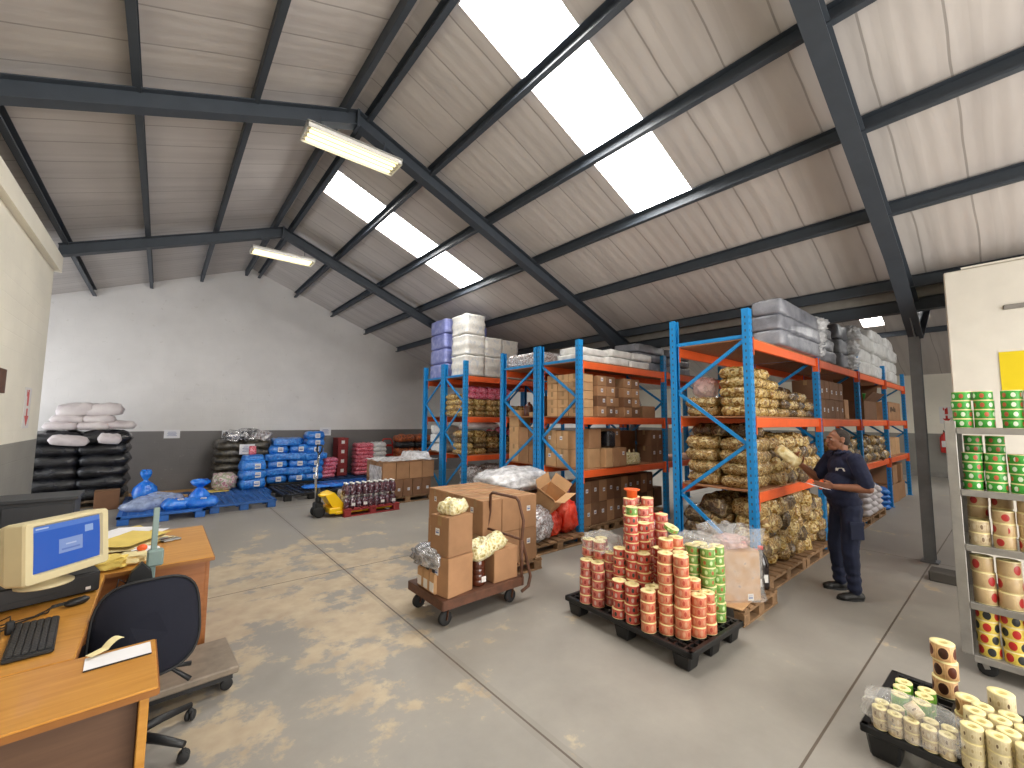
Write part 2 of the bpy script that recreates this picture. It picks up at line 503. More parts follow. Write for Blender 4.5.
def pillow(lx, ly, h, seed=0, nx=12, ny=9, ex=0.5, ey=0.5, bump=0.1, crimp=0.0, packs=None, flat=0.55):
    """soft pillow bag lying on z=0, long axis x; packs=(a,b) gives bulges of single packets inside"""
    b = B()
    off = Vector((seed * 3.1, seed * 1.7, seed * 0.9))
    top = [[None] * (ny + 1) for _ in range(nx + 1)]
    bot = [[None] * (ny + 1) for _ in range(nx + 1)]
    for i in range(nx + 1):
        for j in range(ny + 1):
            u, v = 2 * i / nx - 1, 2 * j / ny - 1
            # round the outline a little
            k = 1 - 0.10 * (u * u * v * v)
            x, y = u * lx / 2 * k, v * ly / 2 * k
            th = max(0.0, (1 - abs(u) ** 4)) ** ex * max(0.0, (1 - abs(v) ** 4)) ** ey
            if packs:
                pu = abs(math.sin((u + 1) / 2 * PI * packs[0])); pv = abs(math.sin((v + 1) / 2 * PI * packs[1]))
                th *= 0.80 + 0.2 * min(1, pu * 1.4) * min(1, pv * 1.4)
            nz = noise.noise(Vector((x, y, 0)) * (4.0 / max(lx, .1)) + off)
            nz2 = noise.noise(Vector((x, y, 3)) * (11.0 / max(lx, .1)) + off)
            dz = (nz * bump + nz2 * bump * 0.5) * h * th
            cx = noise.noise(Vector((u * 2, v * 2, 7)) + off) * bump * 0.25 * lx * 0.2
            zt = h * (flat + (1 - flat) * th) if th > 0 else h * 0.42
            zt = h * 0.42 + (h - h * 0.42) * th + dz
            zb = h * 0.42 - h * 0.42 * min(1, th * 1.3)
            edge = i in (0, nx) or j in (0, ny)
            if edge:
                p = self_v = b.bm.verts.new((x + cx, y, h * 0.42 + nz2 * 0.1 * h))
                top[i][j] = bot[i][j] = p
            else:
                top[i][j] = b.bm.verts.new((x + cx, y, zt))
                bot[i][j] = b.bm.verts.new((x + cx, y, zb))
    for i in range(nx):
        for j in range(ny):
            for g, fl in ((top, False), (bot, True)):
                q = [g[i][j], g[i + 1][j], g[i + 1][j + 1], g[i][j + 1]]
                if fl: q = q[::-1]
                try:
                    f = b.bm.faces.new(q); f.smooth = True
                except ValueError:
                    pass
    return b
def blockpack(lx, ly, lz, seed=0, r=0.03, bump=0.012, n=6, cols=0, rows=0):
    """shrink-wrapped block: rounded box with uneven, puckered faces; stands on z=0"""
    b = B()
    b2 = bmesh.new()
    bmesh.ops.create_cube(b2, size=2)
    bmesh.ops.subdivide_edges(b2, edges=b2.edges[:], cuts=n, use_grid_fill=True)
    off = Vector((seed * 2.3, seed * 5.1, seed))
    h = Vector((lx / 2, ly / 2, lz / 2))
    for v in b2.verts:
        p = v.co.copy()
        q = Vector((p.x * h.x, p.y * h.y, p.z * h.z))
        inner = Vector([max(-hh + r, min(hh - r, c)) for c, hh in zip(q, h)])
        d = q - inner
        if d.length > 1e-9: q = inner + d.normalized() * r
        nv = noise.noise_vector(q * 5 + off) * bump + noise.noise_vector(q * 14 + off) * bump * 0.5
        q += nv
        if cols and abs(p.x) < 0.99: q.y += math.copysign(abs(math.sin((p.x + 1) / 2 * PI * cols)) * 0.018 - 0.018, p.y) if abs(p.y) > .9 else 0
        if rows: 
            k = abs(math.sin((p.z + 1) / 2 * PI * rows)) * 0.02 - 0.02
            if abs(p.y) > .9: q.y += math.copysign(k, p.y)
            if abs(p.x) > .9: q.x += math.copysign(k, p.x)
        q.z = max(q.z, -h.z)
        v.co = q + Vector((0, 0, h.z))
    for f in b2.faces: f.smooth = True
    b.merge(b2)
    return b
def lump(lx, ly, lz, seed=0, sub=3, rough=0.16, freq=3.0, pw=0.7):
    """crumpled lump sitting on z=0"""
    b = B()
    b2 = bmesh.new()
    bmesh.ops.create_icosphere(b2, subdivisions=sub, radius=1)
    off = Vector((seed * 2.7, seed * 1.3, seed * 4.1))
    for v in b2.verts:
        p = v.co.normalized()
        q = Vector([math.copysign(abs(c) ** pw, c) for c in p])
        k = 1 + rough * noise.noise(p * freq + off) + rough * 0.5 * noise.noise(p * freq * 2.7 + off)
        q *= k
        z = q.z * 0.5 + 0.5
        v.co = Vector((q.x * lx / 2, q.y * ly / 2, max(0.0, z) * lz))
    for f in b2.faces: f.smooth = sub > 3
    b.merge(b2)
    return b
def knotbag(r, h, seed=0, n=18, neck=0.18, flare=0.5):
    """tied sack: belly, neck and flared knot"""
    b = B()
    prof = [(0.0, 0), (0.75, 0.0), (0.98, 0.12), (1.0, 0.26), (0.86, 0.42), (0.55, 0.55), (neck, 0.64), (neck, 0.68), (flare * .8, 0.78), (flare, 0.88), (flare * .75, 0.97), (0.0, 0.98)]
    off = Vector((seed, seed * 2, 0))
    rings = []
    for j, (k, z) in enumerate(prof):
        rr = []
        for i in range(n):
            a = 2 * PI * i / n
            w = 1 + 0.14 * noise.noise(Vector((math.cos(a) * 2, math.sin(a) * 2, z * 4)) + off) + (0.10 * math.sin(a * 9) if 4 <= j <= 9 else 0.03 * math.sin(a * 7))
            rr.append(b.bm.verts.new((r * k * w * math.cos(a), r * k * w * math.sin(a), h * z + (0.03 * h * math.sin(a * 4 + seed) if j > 8 else 0))))
        rings.append(rr)
    for j in range(len(rings) - 1):
        for i in range(n):
            f = b.bm.faces.new((rings[j][i], rings[j][(i + 1) % n], rings[j + 1][(i + 1) % n], rings[j + 1][i])); f.smooth = True
    bmesh.ops.remove_doubles(b.bm, verts=b.bm.verts[:], dist=1e-5)
    return b
def drape(x0, x1, y0, y1, fz, nx=24, ny=20, seed=0, amp=0.02, thick=0.0):
    """thin crumpled film following height function fz(x,y)"""
    b = B()
    off = Vector((seed * 1.9, seed, 0))
    g = [[None] * (ny + 1) for _ in range(nx + 1)]
    for i in range(nx + 1):
        for j in range(ny + 1):
            x = x0 + (x1 - x0) * i / nx; y = y0 + (y1 - y0) * j / ny
            p = Vector((x, y, 0))
            z = fz(x, y) + amp * (noise.noise(p * 6 + off) + 0.6 * noise.noise(p * 17 + off)) + amp
            g[i][j] = b.bm.verts.new((x + amp * noise.noise(p * 9 + off + Vector((5, 5, 5))), y, z))
    for i in range(nx):
        for j in range(ny):
            f = b.bm.faces.new((g[i][j], g[i + 1][j], g[i + 1][j + 1], g[i][j + 1])); f.smooth = True
    return b
# ------------------------------------------------------------------ camera
H = 1.8
yaw, pitch, roll, FPX = 6.93101764e-01, 8.47301734e-02, 8.24955691e-03, 420.43
d = Vector((math.sin(yaw) * math.cos(pitch), math.cos(yaw) * math.cos(pitch), math.sin(pitch)))
r = Vector((math.cos(yaw), -math.sin(yaw), 0)); u = r.cross(d)
cr_, sr_ = math.cos(roll), math.sin(roll)
r2 = r * cr_ + u * sr_; u2 = u * cr_ - r * sr_
cam = bpy.data.cameras.new('camera')
cam.sensor_width = 36; cam.lens = FPX / 1024 * 36; cam.clip_start = 0.05; cam.clip_end = 100
co = bpy.data.objects.new('camera', cam); C.objects.link(co)
mw = Matrix((r2, u2, -d)).transposed().to_4x4(); mw.translation = (0, 0, H)
co.matrix_world = mw
sc.camera = co

# ------------------------------------------------------------------ setting materials
RX, RZ, SL = 1.72, 5.92, 0.395      # ridge position, underside of sheeting, slope
YB = 13.4                           # back wall
XV = 7.8                            # valley
XE = 20.1                           # far wall
YF = -4.2
BAND = 1.45
def roof_z(x):
    return RZ - SL * abs(x - RX) if x <= XV else RZ - SL * abs(x - (2 * XV - RX))

def wall_mat(key, upper, lower, axis):
    t = NT(key)
    tc = t.n('ShaderNodeNewGeometry')
    sep = t.n('ShaderNodeSeparateXYZ'); t.l(tc.outputs['Position'], sep.inputs[0])
    cmb = t.n('ShaderNodeCombineXYZ')
    t.l(sep.outputs[axis], cmb.inputs['X']); t.l(sep.outputs['Z'], cmb.inputs['Y'])
    br = t.n('ShaderNodeTexBrick')
    br.inputs['Scale'].default_value = 1.0
    br.inputs['Mortar Size'].default_value = 0.006
    br.inputs['Mortar Smooth'].default_value = 0.6
    br.inputs['Brick Width'].default_value = 0.4
    br.inputs['Row Height'].default_value = 0.2
    t.l(cmb.outputs[0], br.inputs['Vector'])
    n1 = t.noise(tc.outputs['Position'], 1.3, 5)
    def var(h, k=.06):
        c = rgb(h)
        return t.ramp(n1, [(0.3, tuple(x * (1 - k) for x in c[:3]) + (1,)), (0.7, tuple(min(1, x * (1 + k)) for x in c[:3]) + (1,))])
    low = t.math('LESS_THAN', sep.outputs['Z'], BAND)
    c = t.mix(low, var(upper), var(lower, .1))
    scf = t.math('GREATER_THAN', t.noise(tc.outputs['Position'], 9, 3), 0.70)
    c = t.mix(t.math('MULTIPLY', scf, 0.18), c, '#a8a49c')
    t.col(c)
    t.setb(Roughness=0.6)
    hb = t.math('ADD', t.math('MULTIPLY', br.outputs['Fac'], -1.0), t.math('MULTIPLY', t.noise(tc.outputs['Position'], 45, 3), 0.35))
    t.bump(hb, 0.35, 0.008)
    M[key] = t.m
wall_mat('wall_x', '#dcdad9', '#73706f', 'X')
wall_mat('wall_y', '#ebe5d5', '#8f8c84', 'Y')
plain('wall_white', '#e3ded2', 0.6, var=0.03, bump=0.1, bscale=12)

# roof sheeting: insulation foil with folds running down the slope
t = NT('sheeting')
tc = t.n('ShaderNodeNewGeometry')
sep = t.n('ShaderNodeSeparateXYZ'); t.l(tc.outputs['Position'], sep.inputs[0])
wob = t.noise(tc.outputs['Position'], 0.7, 2)
yy = t.math('ADD', sep.outputs['Y'], t.math('MULTIPLY', wob, 0.10))
fr = t.math('FRACT', t.math('DIVIDE', yy, 0.46))
fold = t.math('LESS_THAN', t.math('ABSOLUTE', t.math('SUBTRACT', fr, 0.5)), 0.018)
fr2 = t.math('FRACT', t.math('ADD', t.math('DIVIDE', yy, 0.46), 0.33))
fold2 = t.math('LESS_THAN', t.math('ABSOLUTE', t.math('SUBTRACT', fr2, 0.5)), 0.07)
mp = t.n('ShaderNodeMapping'); mp.inputs['Scale'].default_value = (0.35, 1.6, 0.35)
t.l(tc.outputs['Position'], mp.inputs['Vector'])
nz = t.noise(mp.outputs['Vector'], 1.4, 5)
c = t.ramp(nz, [(0.3, '#b6b0ad'), (0.7, '#cac4c0')])
c = t.mix(t.math('MULTIPLY', fold2, 0.10), c, '#857d76')
c = t.mix(t.math('MULTIPLY', fold, 0.55), c, '#6f6862')
t.col(c)
t.setb(Roughness=0.55)
hh = t.math('ADD', t.math('MULTIPLY', t.math('SINE', t.math('MULTIPLY', sep.outputs['Y'], 42.0)), 0.12), t.math('MULTIPLY', nz, 1.2))
t.bump(t.math('SUBTRACT', hh, t.math('MULTIPLY', fold, 0.5)), 0.35, 0.03)
M['sheeting'] = t.m

# floor: grey painted concrete worn through to tan screed, saw-cut joints
t = NT('concrete')
tc = t.n('ShaderNodeNewGeometry')
P_ = tc.outputs['Position']
sep = t.n('ShaderNodeSeparateXYZ'); t.l(P_, sep.inputs[0])
Xs, Ys = sep.outputs['X'], sep.outputs['Y']
n_big = t.noise(P_, 0.55, 3)
n_mid = t.noise(P_, 1.9, 8, 0.68)
n_fine = t.noise(P_, 22, 4)
grey = t.ramp(n_mid, [(0.3, '#86817a'), (0.7, '#98938a')])
tan = t.ramp(t.noise(P_, 6, 5), [(0.3, '#a99478'), (0.7, '#c2b092')])
# worn zone in the traffic area in front of the pallets
dx = t.math('SUBTRACT', Xs, 1.1); dy = t.math('SUBTRACT', Ys, 4.9)
dd = t.math('ADD', t.math('MULTIPLY', t.math('MULTIPLY', dx, dx), 0.22), t.math('MULTIPLY', t.math('MULTIPLY', dy, dy), 0.10))
zone = t.math('MULTIPLY', t.math('SUBTRACT', 1.0, t.math('MINIMUM', dd, 1.0)), 0.17)
wear = t.math('ADD', t.math('ADD', t.math('MULTIPLY', n_mid, 0.75), t.math('MULTIPLY', n_big, 0.25)), zone)
wearm = t.ramp(wear, [(0.595, (0, 0, 0, 1)), (0.635, (1, 1, 1, 1))])
c = t.mix(t.math('MULTIPLY', wearm, 0.75), grey, tan)
bl = t.ramp(t.noise(P_, 0.9, 4), [(0.40, (1, 1, 1, 1)), (0.62, (0, 0, 0, 1))])
c = t.mix(t.math('MULTIPLY', bl, 0.16), c, '#6c6a66')
def jl(ax, v):
    return t.math('LESS_THAN', t.math('ABSOLUTE', t.math('SUBTRACT', ax, v)), 0.007)
j = jl(Xs, 1.79)
for a, v in ((Ys, 0.84), (Ys, 5.27), (Ys, 9.62), (Xs, 7.8)):
    j = t.math('MAXIMUM', j, jl(a, v))
js = t.math('LESS_THAN', t.math('ABSOLUTE', t.math('SUBTRACT', Xs, 1.79)), 0.045)
c = t.mix(t.math('MULTIPLY', js, 0.22), c, '#6f6a62')
c = t.mix(t.math('MULTIPLY', j, 0.85), c, '#4b3d30')
t.col(c)
rr = t.ramp(n_mid, [(0.3, (0.42,) * 3 + (1,)), (0.7, (0.62,) * 3 + (1,))])
t.l(rr, t.b.inputs['Roughness'])
t.bump(t.math('SUBTRACT', t.math('ADD', t.math('MULTIPLY', n_fine, 0.25), t.math('MULTIPLY', wearm, -0.3)), t.math('MULTIPLY', j, 2)), 0.25, 0.006)
M['concrete'] = t.m

# ------------------------------------------------------------------ shell
b = B(); b.box(((XE - 4.36) / 2, (YB + YF) / 2, -0.1), (XE + 4.36 + 0.4, YB - YF + 0.4, 0.2)); struct('floor', b, 'concrete')
def gable(y0, y1):
    b = B()
    pts = [(-4.36, 0), (XE, 0), (XE, roof_z(XE)), (2 * XV - RX, RZ), (XV, roof_z(XV)), (RX, RZ), (-4.36, roof_z(-4.36))]
    vs = [(x, y0, z) for x, z in pts] + [(x, y1, z) for x, z in pts]
    n = len(pts)
    b._add(vs, [tuple(range(n)), tuple(range(2 * n - 1, n - 1, -1))] + [(i, n + i, n + (i + 1) % n, (i + 1) % n) for i in range(n)])
    return b
struct('wall_back', gable(YB, YB + 0.2), 'wall_x')
b = B(); b.box((XE + 0.1, (YB + YF) / 2, 1.8), (0.2, YB - YF, 3.6)); struct('wall_right', b, 'wall_y')
b = B(); b.box((-4.46, (9.8 + YF) / 2, 1.8), (0.2, 9.8 - YF, 3.6)); b.box((-4.46, 13.2, 1.8), (0.2, 0.4, 3.6)); b.box((-4.46, 11.4, 3.4), (0.2, 3.2, 0.4)); struct('wall_left', b, 'wall_y')   # unseen opening, added to let side daylight onto the back wall
# front wall behind the viewer with an unseen opening added for fill daylight
b = B()
b.box((-2.2, YF - 0.1, 1.8), (4.4, 0.2, 3.6)); b.box((13.3, YF - 0.1, 1.8), (13.6, 0.2, 3.6))
b.box((3.2, YF - 0.1, 4.75), (6.6, 0.2, 2.1))
struct('wall_front', b, 'wall_x')
# office partition on the left (with its coping) and its return
b = B()
b.box((-1.57, (9.66 + YF) / 2, 2.05), (0.24, 9.66 - YF, 4.1))
b.box((-1.53, (9.70 + YF) / 2, 4.22), (0.32, 9.74 - YF, 0.25))
b.box((-3.0, 9.56, 2.1), (2.7, 0.2, 4.2))
struct('wall_partition', b, 'wall_y')
# white office wall on the right, on a low plinth
b = B()
b.box((7.03, (0.47 + YF) / 2, 1.79), (0.2, 0.47 - YF, 3.52), bev=0.012)
b.box((7.1, (0.35 + YF) / 2, 3.565), (0.34, 0.3 - YF, 0.02))
struct('wall_office', b, 'wall_white')
b = B(); b.box((7.02, 0.25, 0.055), (0.26, 1.05, 0.11), bev=0.01); struct('trim_plinth', b, 'plinth')
b = B(); b.box((XE - 0.02, 4.6, 0.09), (0.04, 17, 0.18)); struct('baseboard_right', b, 'gutter')

# roof sheeting with openings for the rooflights
SKY = [(2.43, 3.24), (6.86, 7.68), (-2.05, -1.24)]  # last one is unseen, added behind the viewer for more daylight
def slope_panel(xa, xb, holes, hx):
    b = B()
    ys = sorted(set([YF, YB] + [y for h in holes for y in h]))
    xs = sorted(set([xa, xb] + (list(hx) if holes else [])))
    for i in range(len(xs) - 1):
        for k in range(len(ys) - 1):
            xm, ym = (xs[i] + xs[i + 1]) / 2, (ys[k] + ys[k + 1]) / 2
            if holes and hx[0] < xm < hx[1] and any(h[0] < ym < h[1] for h in holes): continue
            x0, x1, y0, y1 = xs[i], xs[i + 1], ys[k], ys[k + 1]
            z0, z1 = roof_z(x0 + 1e-6), roof_z(x1 - 1e-6)
            T = 0.05
            vs = [(x0, y0, z0), (x1, y0, z1), (x1, y1, z1), (x0, y1, z0)]
            vs += [(x, y, z + T) for x, y, z in vs]
            b._add(vs, [(0, 1, 2, 3), (7, 6, 5, 4), (0, 4, 5, 1), (1, 5, 6, 2), (2, 6, 7, 3), (3, 7, 4, 0)])
    return b
R2X = 2 * XV - RX
ADDED_SKY = [(-2.05, -1.24), (6.86, 7.68)]  # unseen rooflights, added to brighten the second bay
SKY2 = [(2.45, 2.96), (6.86, 7.68), (-2.05, -1.24), (11.2, 12.0)]  # first one is real; the others are added to light this bay
ce = struct('ceiling', slope_panel(-4.5, RX, [], None), 'sheeting')
struct('ceiling', slope_panel(RX, XV, SKY, (1.98, 5.0)), 'sheeting')
struct('ceiling', slope_panel(XV, R2X, ADDED_SKY, (9.0, 12.0)), 'sheeting')
struct('ceiling', slope_panel(R2X, XE + 0.2, SKY2, (15.1, 16.8)), 'sheeting')
# corrugated rooflight sheets, the added unseen ones included
def rooflight(n, x0, x1, y0, y1):
    b = B()
    N = 40
    vs = []; fs = []
    for i, x in enumerate((x0 - 0.04, x1 + 0.04)):
        for k in range(N + 1):
            y = y0 - 0.04 + (y1 - y0 + 0.08) * k / N
            vs.append((x, y, roof_z(x) + 0.085 + 0.022 * math.sin(2 * PI * (y - y0) / 0.16)))
    for k in range(N): fs.append((k, k + 1, N + 2 + k, N + 1 + k))
    b._add(vs, fs, smooth=True)
    o = struct('window_%d' % n, b, 'skylight_sheet')
nwin = 0
for (y0, y1) in SKY:
    nwin += 1; rooflight(nwin, 1.98, 5.0, y0, y1)
for (y0, y1) in SKY2:
    nwin += 1; rooflight(nwin, 15.1, 16.8, y0, y1)

for (y0, y1) in ADDED_SKY:
    nwin += 1; rooflight(nwin, 9.0, 12.0, y0, y1)

# steel frames
FR = [0.83, 5.27, 9.62, -3.47]
def sof(x): return roof_z(x) - 0.35     # rafter soffit
def rafter_bay(x_ridge, x_low, yc, haunch=True):
    """I-section rafter from ridge to low end"""
    b = B()
    sg = 1 if x_low > x_ridge else -1
    top = 0.155   # purlin depth below sheeting
    def zt(x): return RZ - SL * abs(x - x_ridge) - top
    hx = x_low - sg * 1.35
    def zb(x):
        base = zt(x) - 0.20
        if haunch and (x - hx) * sg > 0: base -= abs(x - hx) * 0.17
        return base
    xs = [x_ridge, hx, x_low]
    w, tf, tw = 0.075, 0.012, 0.008
    for i in range(2):
        xa, xb = xs[i], xs[i + 1]
        for (half, f0, f1) in ((w, 0.0, tf), (tw, tf, None), (w, None, None)):
            if f1 is None and f0 is not None:
                za0, za1, zb0, zb1 = zt(xa) - tf, zb(xa) + tf, zt(xb) - tf, zb(xb) + tf
            elif f0 is None:
                za0, za1, zb0, zb1 = zb(xa) + tf, zb(xa), zb(xb) + tf, zb(xb)
            else:
                za0, za1, zb0, zb1 = zt(xa), zt(xa) - tf, zt(xb), zt(xb) - tf
            vs = [(xa, yc - half, za1), (xb, yc - half, zb1), (xb, yc - half, zb0), (xa, yc - half, za0)]
            vs += [(x, yc + half, z) for x, y, z in vs]
            b._add(vs, [(0, 1, 2, 3), (7, 6, 5, 4), (0, 4, 5, 1), (1, 5, 6, 2), (2, 6, 7, 3), (3, 7, 4, 0)])
    return b
for yc in FR:
    o = struct('roof_rafter', rafter_bay(RX, -1.42, yc, False), 'steel_dark')
    o = struct('roof_rafter', rafter_bay(RX, XV, yc), 'steel_dark')
    o = struct('roof_rafter', rafter_bay(R2X, XV, yc), 'steel_dark')
    # apex end plate
    b = B(); b.box((RX, yc, RZ - 0.27), (0.03, 0.16, 0.24)); struct('roof_apex_plate', b, 'steel_dark')
    # column
    b = B()
    zc = 3.3
    b.box((XV - 0.045, yc + .02, zc / 2), (0.010, 0.11, zc)); b.box((XV + 0.085, yc + .02, zc / 2), (0.010, 0.11, zc)); b.box((XV + .02, yc + .02, zc / 2), (0.125, 0.008, zc))
    b.box((XV + .02, yc + .02, 0.01), (0.2, 0.17, 0.02)); b.box((XV + .02, yc + .02, zc - 0.1), (0.125, 0.10, 0.015))
    for s in (-1, 1):
        b.bar((XV + s * 0.08 + .02, yc, 2.98), (XV + s * 0.5, yc, 3.30), 0.012, 0.11)
    struct('steel_column', b, 'steel_grey')
# purlins (cold-rolled channels)
def purlin(x, y0=YF, y1=YB):
    b = B()
    z1 = roof_z(x); z0 = z1 - 0.155
    sg = 1 if x > RX else -1
    b.box((x, (y0 + y1) / 2, (z0 + z1) / 2), (0.006, y1 - y0, z1 - z0))
    b.box((x - sg * 0.03, (y0 + y1) / 2, z0 + 0.003), (0.06, y1 - y0, 0.006))
    b.box((x - sg * 0.03, (y0 + y1) / 2, z1 - 0.004), (0.06, y1 - y0, 0.006))
    b.box((x - sg * 0.06, (y0 + y1) / 2, z0 + 0.012), (0.005, y1 - y0, 0.022))
    return b
for x in (1.54, 0.57, -0.40, -1.37, -2.5, -3.6, 1.90, 2.84, 3.88, 4.92, 6.04, 7.36):
    struct('roof_purlin', purlin(x), 'steel_dark')
for x in (8.5, 9.6, 10.7, 11.8, 12.9, 14.9, 16, 17.2):
    b = B(); b.box((x, (YF + YB) / 2, roof_z(x) - 0.08), (0.06, YB - YF, 0.155)); struct('roof_purlin', b, 'steel_dark')
# valley gutter and eaves beam over the columns
b = B()
b.box((XV - 0.25, (YF + YB) / 2, 3.535), (0.012, YB - YF, 0.15)); b.box((XV + 0.25, (YF + YB) / 2, 3.535), (0.012, YB - YF, 0.15)); b.box((XV, (YF + YB) / 2, 3.46), (0.50, YB - YF, 0.012))
struct('valley_gutter', b, 'gutter')
b = B()
for z in (3.455, 3.29): b.box((XV - 0.16, (YF + YB) / 2, z), (0.12, YB - YF, 0.012))
b.box((XV - 0.16, (YF + YB) / 2, 3.37), (0.01, YB - YF, 0.17))
struct('valley_beam', b, 'steel_dark')

# ------------------------------------------------------------------ wall fixtures
def tri(b, pts, y, mat): pass
def wall_sheet(label, loc, rz, w, h, lines=4, group=None):
    o = thing('paper_notice', label, 'notice', loc, rz)
    b = B(); b.box((0, 0, 0), (w, 0.004, h)); obj('sheet', b, 'paper', o)
    b = B()
    for k in range(lines):
        ww = w * (0.62 if k % 2 else 0.5)
        b.box((0, -0.003, h * 0.22 - k * h * 0.14), (ww, 0.002, h * 0.05))
    obj('printed_text', b, 'ink_blue', o)
    return o
wall_sheet('white printed notice on the grey wall right of the black-wrapped sack pile', (0.23, YB - 0.003, 1.38), 0, 0.31, 0.21)
wall_sheet('white notice on the grey wall behind the foil-topped black stack', (1.40, YB - 0.003, 1.36), 0, 0.3, 0.2)
wall_sheet('white notice on the grey wall right of the blue packs', (3.83, YB - 0.003, 1.40), 0, 0.32, 0.24)
def arrow_sign(label, loc, rz, w, h, up=True):
    o = thing('fire_sign', label, 'sign', loc, rz)
    b = B(); b.box((0, 0, 0), (w, 0.006, h)); obj('sign_plate', b, 'label_white', o)
    b = B()
    # extinguisher pictogram over a downward arrow
    b.box((0, -0.004, h * 0.22), (w * 0.22, 0.004, h * 0.34)); b.box((w * 0.05, -0.004, h * 0.42), (w * 0.12, 0.004, h * 0.05))
    b.box((-w * 0.18, -0.004, h * 0.36), (w * 0.08, 0.004, h * 0.16))
    b.box((0, -0.004, -h * 0.12), (w * 0.16, 0.004, h * 0.2))
    b.prism([(-w * 0.3, -h * 0.2), (w * 0.3, -h * 0.2), (0, -h * 0.44)], 0.002, 0.006, 0, Matrix.Rotation(PI / 2, 4, 'X'))
    obj('red_pictogram', b, 'signal_red', o)
    return o
arrow_sign('tall red and white arrow sign on the left partition wall', (-1.446, 8.82, 1.91), PI / 2, 0.36, 0.56)
b = B(); b.box((0, 0, 0), (0.02, 0.3, 0.28), bev=0.004); o = obj('wall_box', b, 'rust_brown'); o.location = (-1.44, 7.45, 2.2)
tag(o, 'small brown box fixed on the left partition wall at the picture edge', 'box')
arrow_sign('small square red and white sign on the far wall above the extinguisher', (XE - 0.005, 1.54, 2.07), -PI / 2, 0.34, 0.56)
o = thing('fire_extinguisher', 'red fire extinguisher in a bracket on the far grey wall', 'extinguisher', (XE - 0.14, 1.62, 0.82), -PI / 2)
b = B(); b.lathe([(0, 0), (0.1, 0.01), (0.11, 0.05), (0.11, 0.5), (0.07, 0.6), (0.03, 0.63), (0.03, 0.68), (0, 0.68)], n=14); obj('cylinder_body', b, 'signal_red', o)
b = B(); b.box((0, -0.112, 0.3), (0.13, 0.006, 0.2)); obj('label_plate', b, 'label_white', o)
b = B(); b.bar((0, 0.02, 0.69), (0, -0.12, 0.74), 0.03, 0.015); b.tube([(0, 0, 0.68), (0.1, 0, 0.7), (0.14, 0, 0.5), (0.12, 0, 0.2)], 0.012); obj('handle_hose', b, 'black_plastic', o)
b = B(); b.box((0, 0, 0), (0.006, 0.62, 0.42)); o = obj('yellow_sign', b, 'yellow_sign'); o.location = (6.925, -0.21, 2.36)
tag(o, 'plain yellow sign board on the white office wall', 'sign')
b = B(); b.box((0, 0, 0), (0.03, 0.4, 0.05), bev=0.008); o = obj('wall_bracket', b, 'gutter'); o.location = (6.92, -0.16, 3.05)
tag(o, 'grey strip bracket high on the white office wall', 'bracket')
# ------------------------------------------------------------------ pallet racking
RK = 0.78
RX0 = 4.93
BAY = 2.42
HP = 3.05
LV = [1.03, 1.845, 2.72]           # top of beams
ROWS = {'front': (1.87, 2.73, 4, 'F'), 'middle': (4.31, 5.17, 2, 'B'), 'behind': (5.27, 6.19, 1, 'F'), 'rear': (7.48, 8.32, 2, 'B'), 'last': (8.40, 9.24, 2, 'F')}
def post_mesh():
    b = B()
    # lipped C upright, web facing -y, with rows of punched slots on the web
    b.box((0, -0.033, HP / 2), (0.095, 0.006, HP)); b.box((-0.046, 0, HP / 2), (0.006, 0.066, HP)); b.box((0.046, 0, HP / 2), (0.006, 0.066, HP))
    b.box((-0.035, 0.033, HP / 2), (0.026, 0.005, HP)); b.box((0.035, 0.033, HP / 2), (0.026, 0.005, HP))
    k = 0.1
    while k < HP - 0.05:
        for s in (-1, 1):
            b.box((s * 0.028, -0.0362, k), (0.011, 0.0012, 0.026), 1)
            b.box((s * 0.0490, 0.0, k), (0.0012, 0.014, 0.026), 1)
        k += 0.075
    b.box((0, 0, 0.004), (0.13, 0.12, 0.008))
    return b.mesh('post', ['rack_blue', 'steel_dark'])
def beam_mesh(L):
    b = B()
    b.box((L / 2, 0, -0.055), (L - 0.1, 0.045, 0.11), bev=0.006)
    b.box((L / 2, -0.0235, -0.055), (L - 0.1, 0.002, 0.035))
    for x in (0.05, L - 0.05): b.box((x, -0.012, -0.085), (0.012, 0.07, 0.2))
    return b.mesh('beam', ['rack_orange'])
def deck_mesh(L, D, seed):
    b = B()
    n = 3
    for i in range(n):
        b.box(((i + .5) * (L - 0.1) / n + 0.05, D / 2, 0.009), ((L - 0.1) / n - 0.006, D + 0.02, 0.018))
    return b.mesh('deck', ['chipboard'])
def rack(key, label):
    y0, y1, nb, st = ROWS[key]
    D = y1 - y0
    o = thing('pallet_rack', label, 'racking', (RX0, y0, 0))
    pm = cached('post', post_mesh); bm_ = cached('beam', lambda: beam_mesh(BAY)); dm = cached('deck%.2f' % D, lambda: deck_mesh(BAY, D, 1))
    for k in range(nb + 1):
        x = k * BAY
        link('post', pm, o, (x, 0, 0)); link('post', pm, o, (x, D, 0), (0, 0, PI))
        zs = [(2.70, 1), (2.15, 0), (1.55, 1), (0.93, 0), (0.28, 1)] if st == 'F' else [(2.70, 0), (2.15, 1), (1.50, 0), (0.93, 1), (0.28, 0)]
        b = B(); b.box((0, D / 2, 2.745), (0.03, D - 0.05, 0.04)); obj('brace', b, 'rack_blue', o, (x, 0, 0))
        for i in range(4):
            (za, sa), (zb, sb) = zs[i], zs[i + 1]
            a = (0, D - 0.035 if sa == 0 else 0.035, za)
            bb = (0, D - 0.035 if sb == 0 else 0.035, zb)
            b = B(); b.bar(a, bb, 0.028, 0.036)
            obj('brace', b, 'rack_blue', o, (x, 0, 0))
    for k in range(nb):
        for z in LV:
            link('beam', bm_, o, (k * BAY, 0, z)); link('beam', bm_, o, (k * BAY, D, z), (0, 0, 0))
            link('deck', dm, o, (k * BAY, 0, z))
    return o
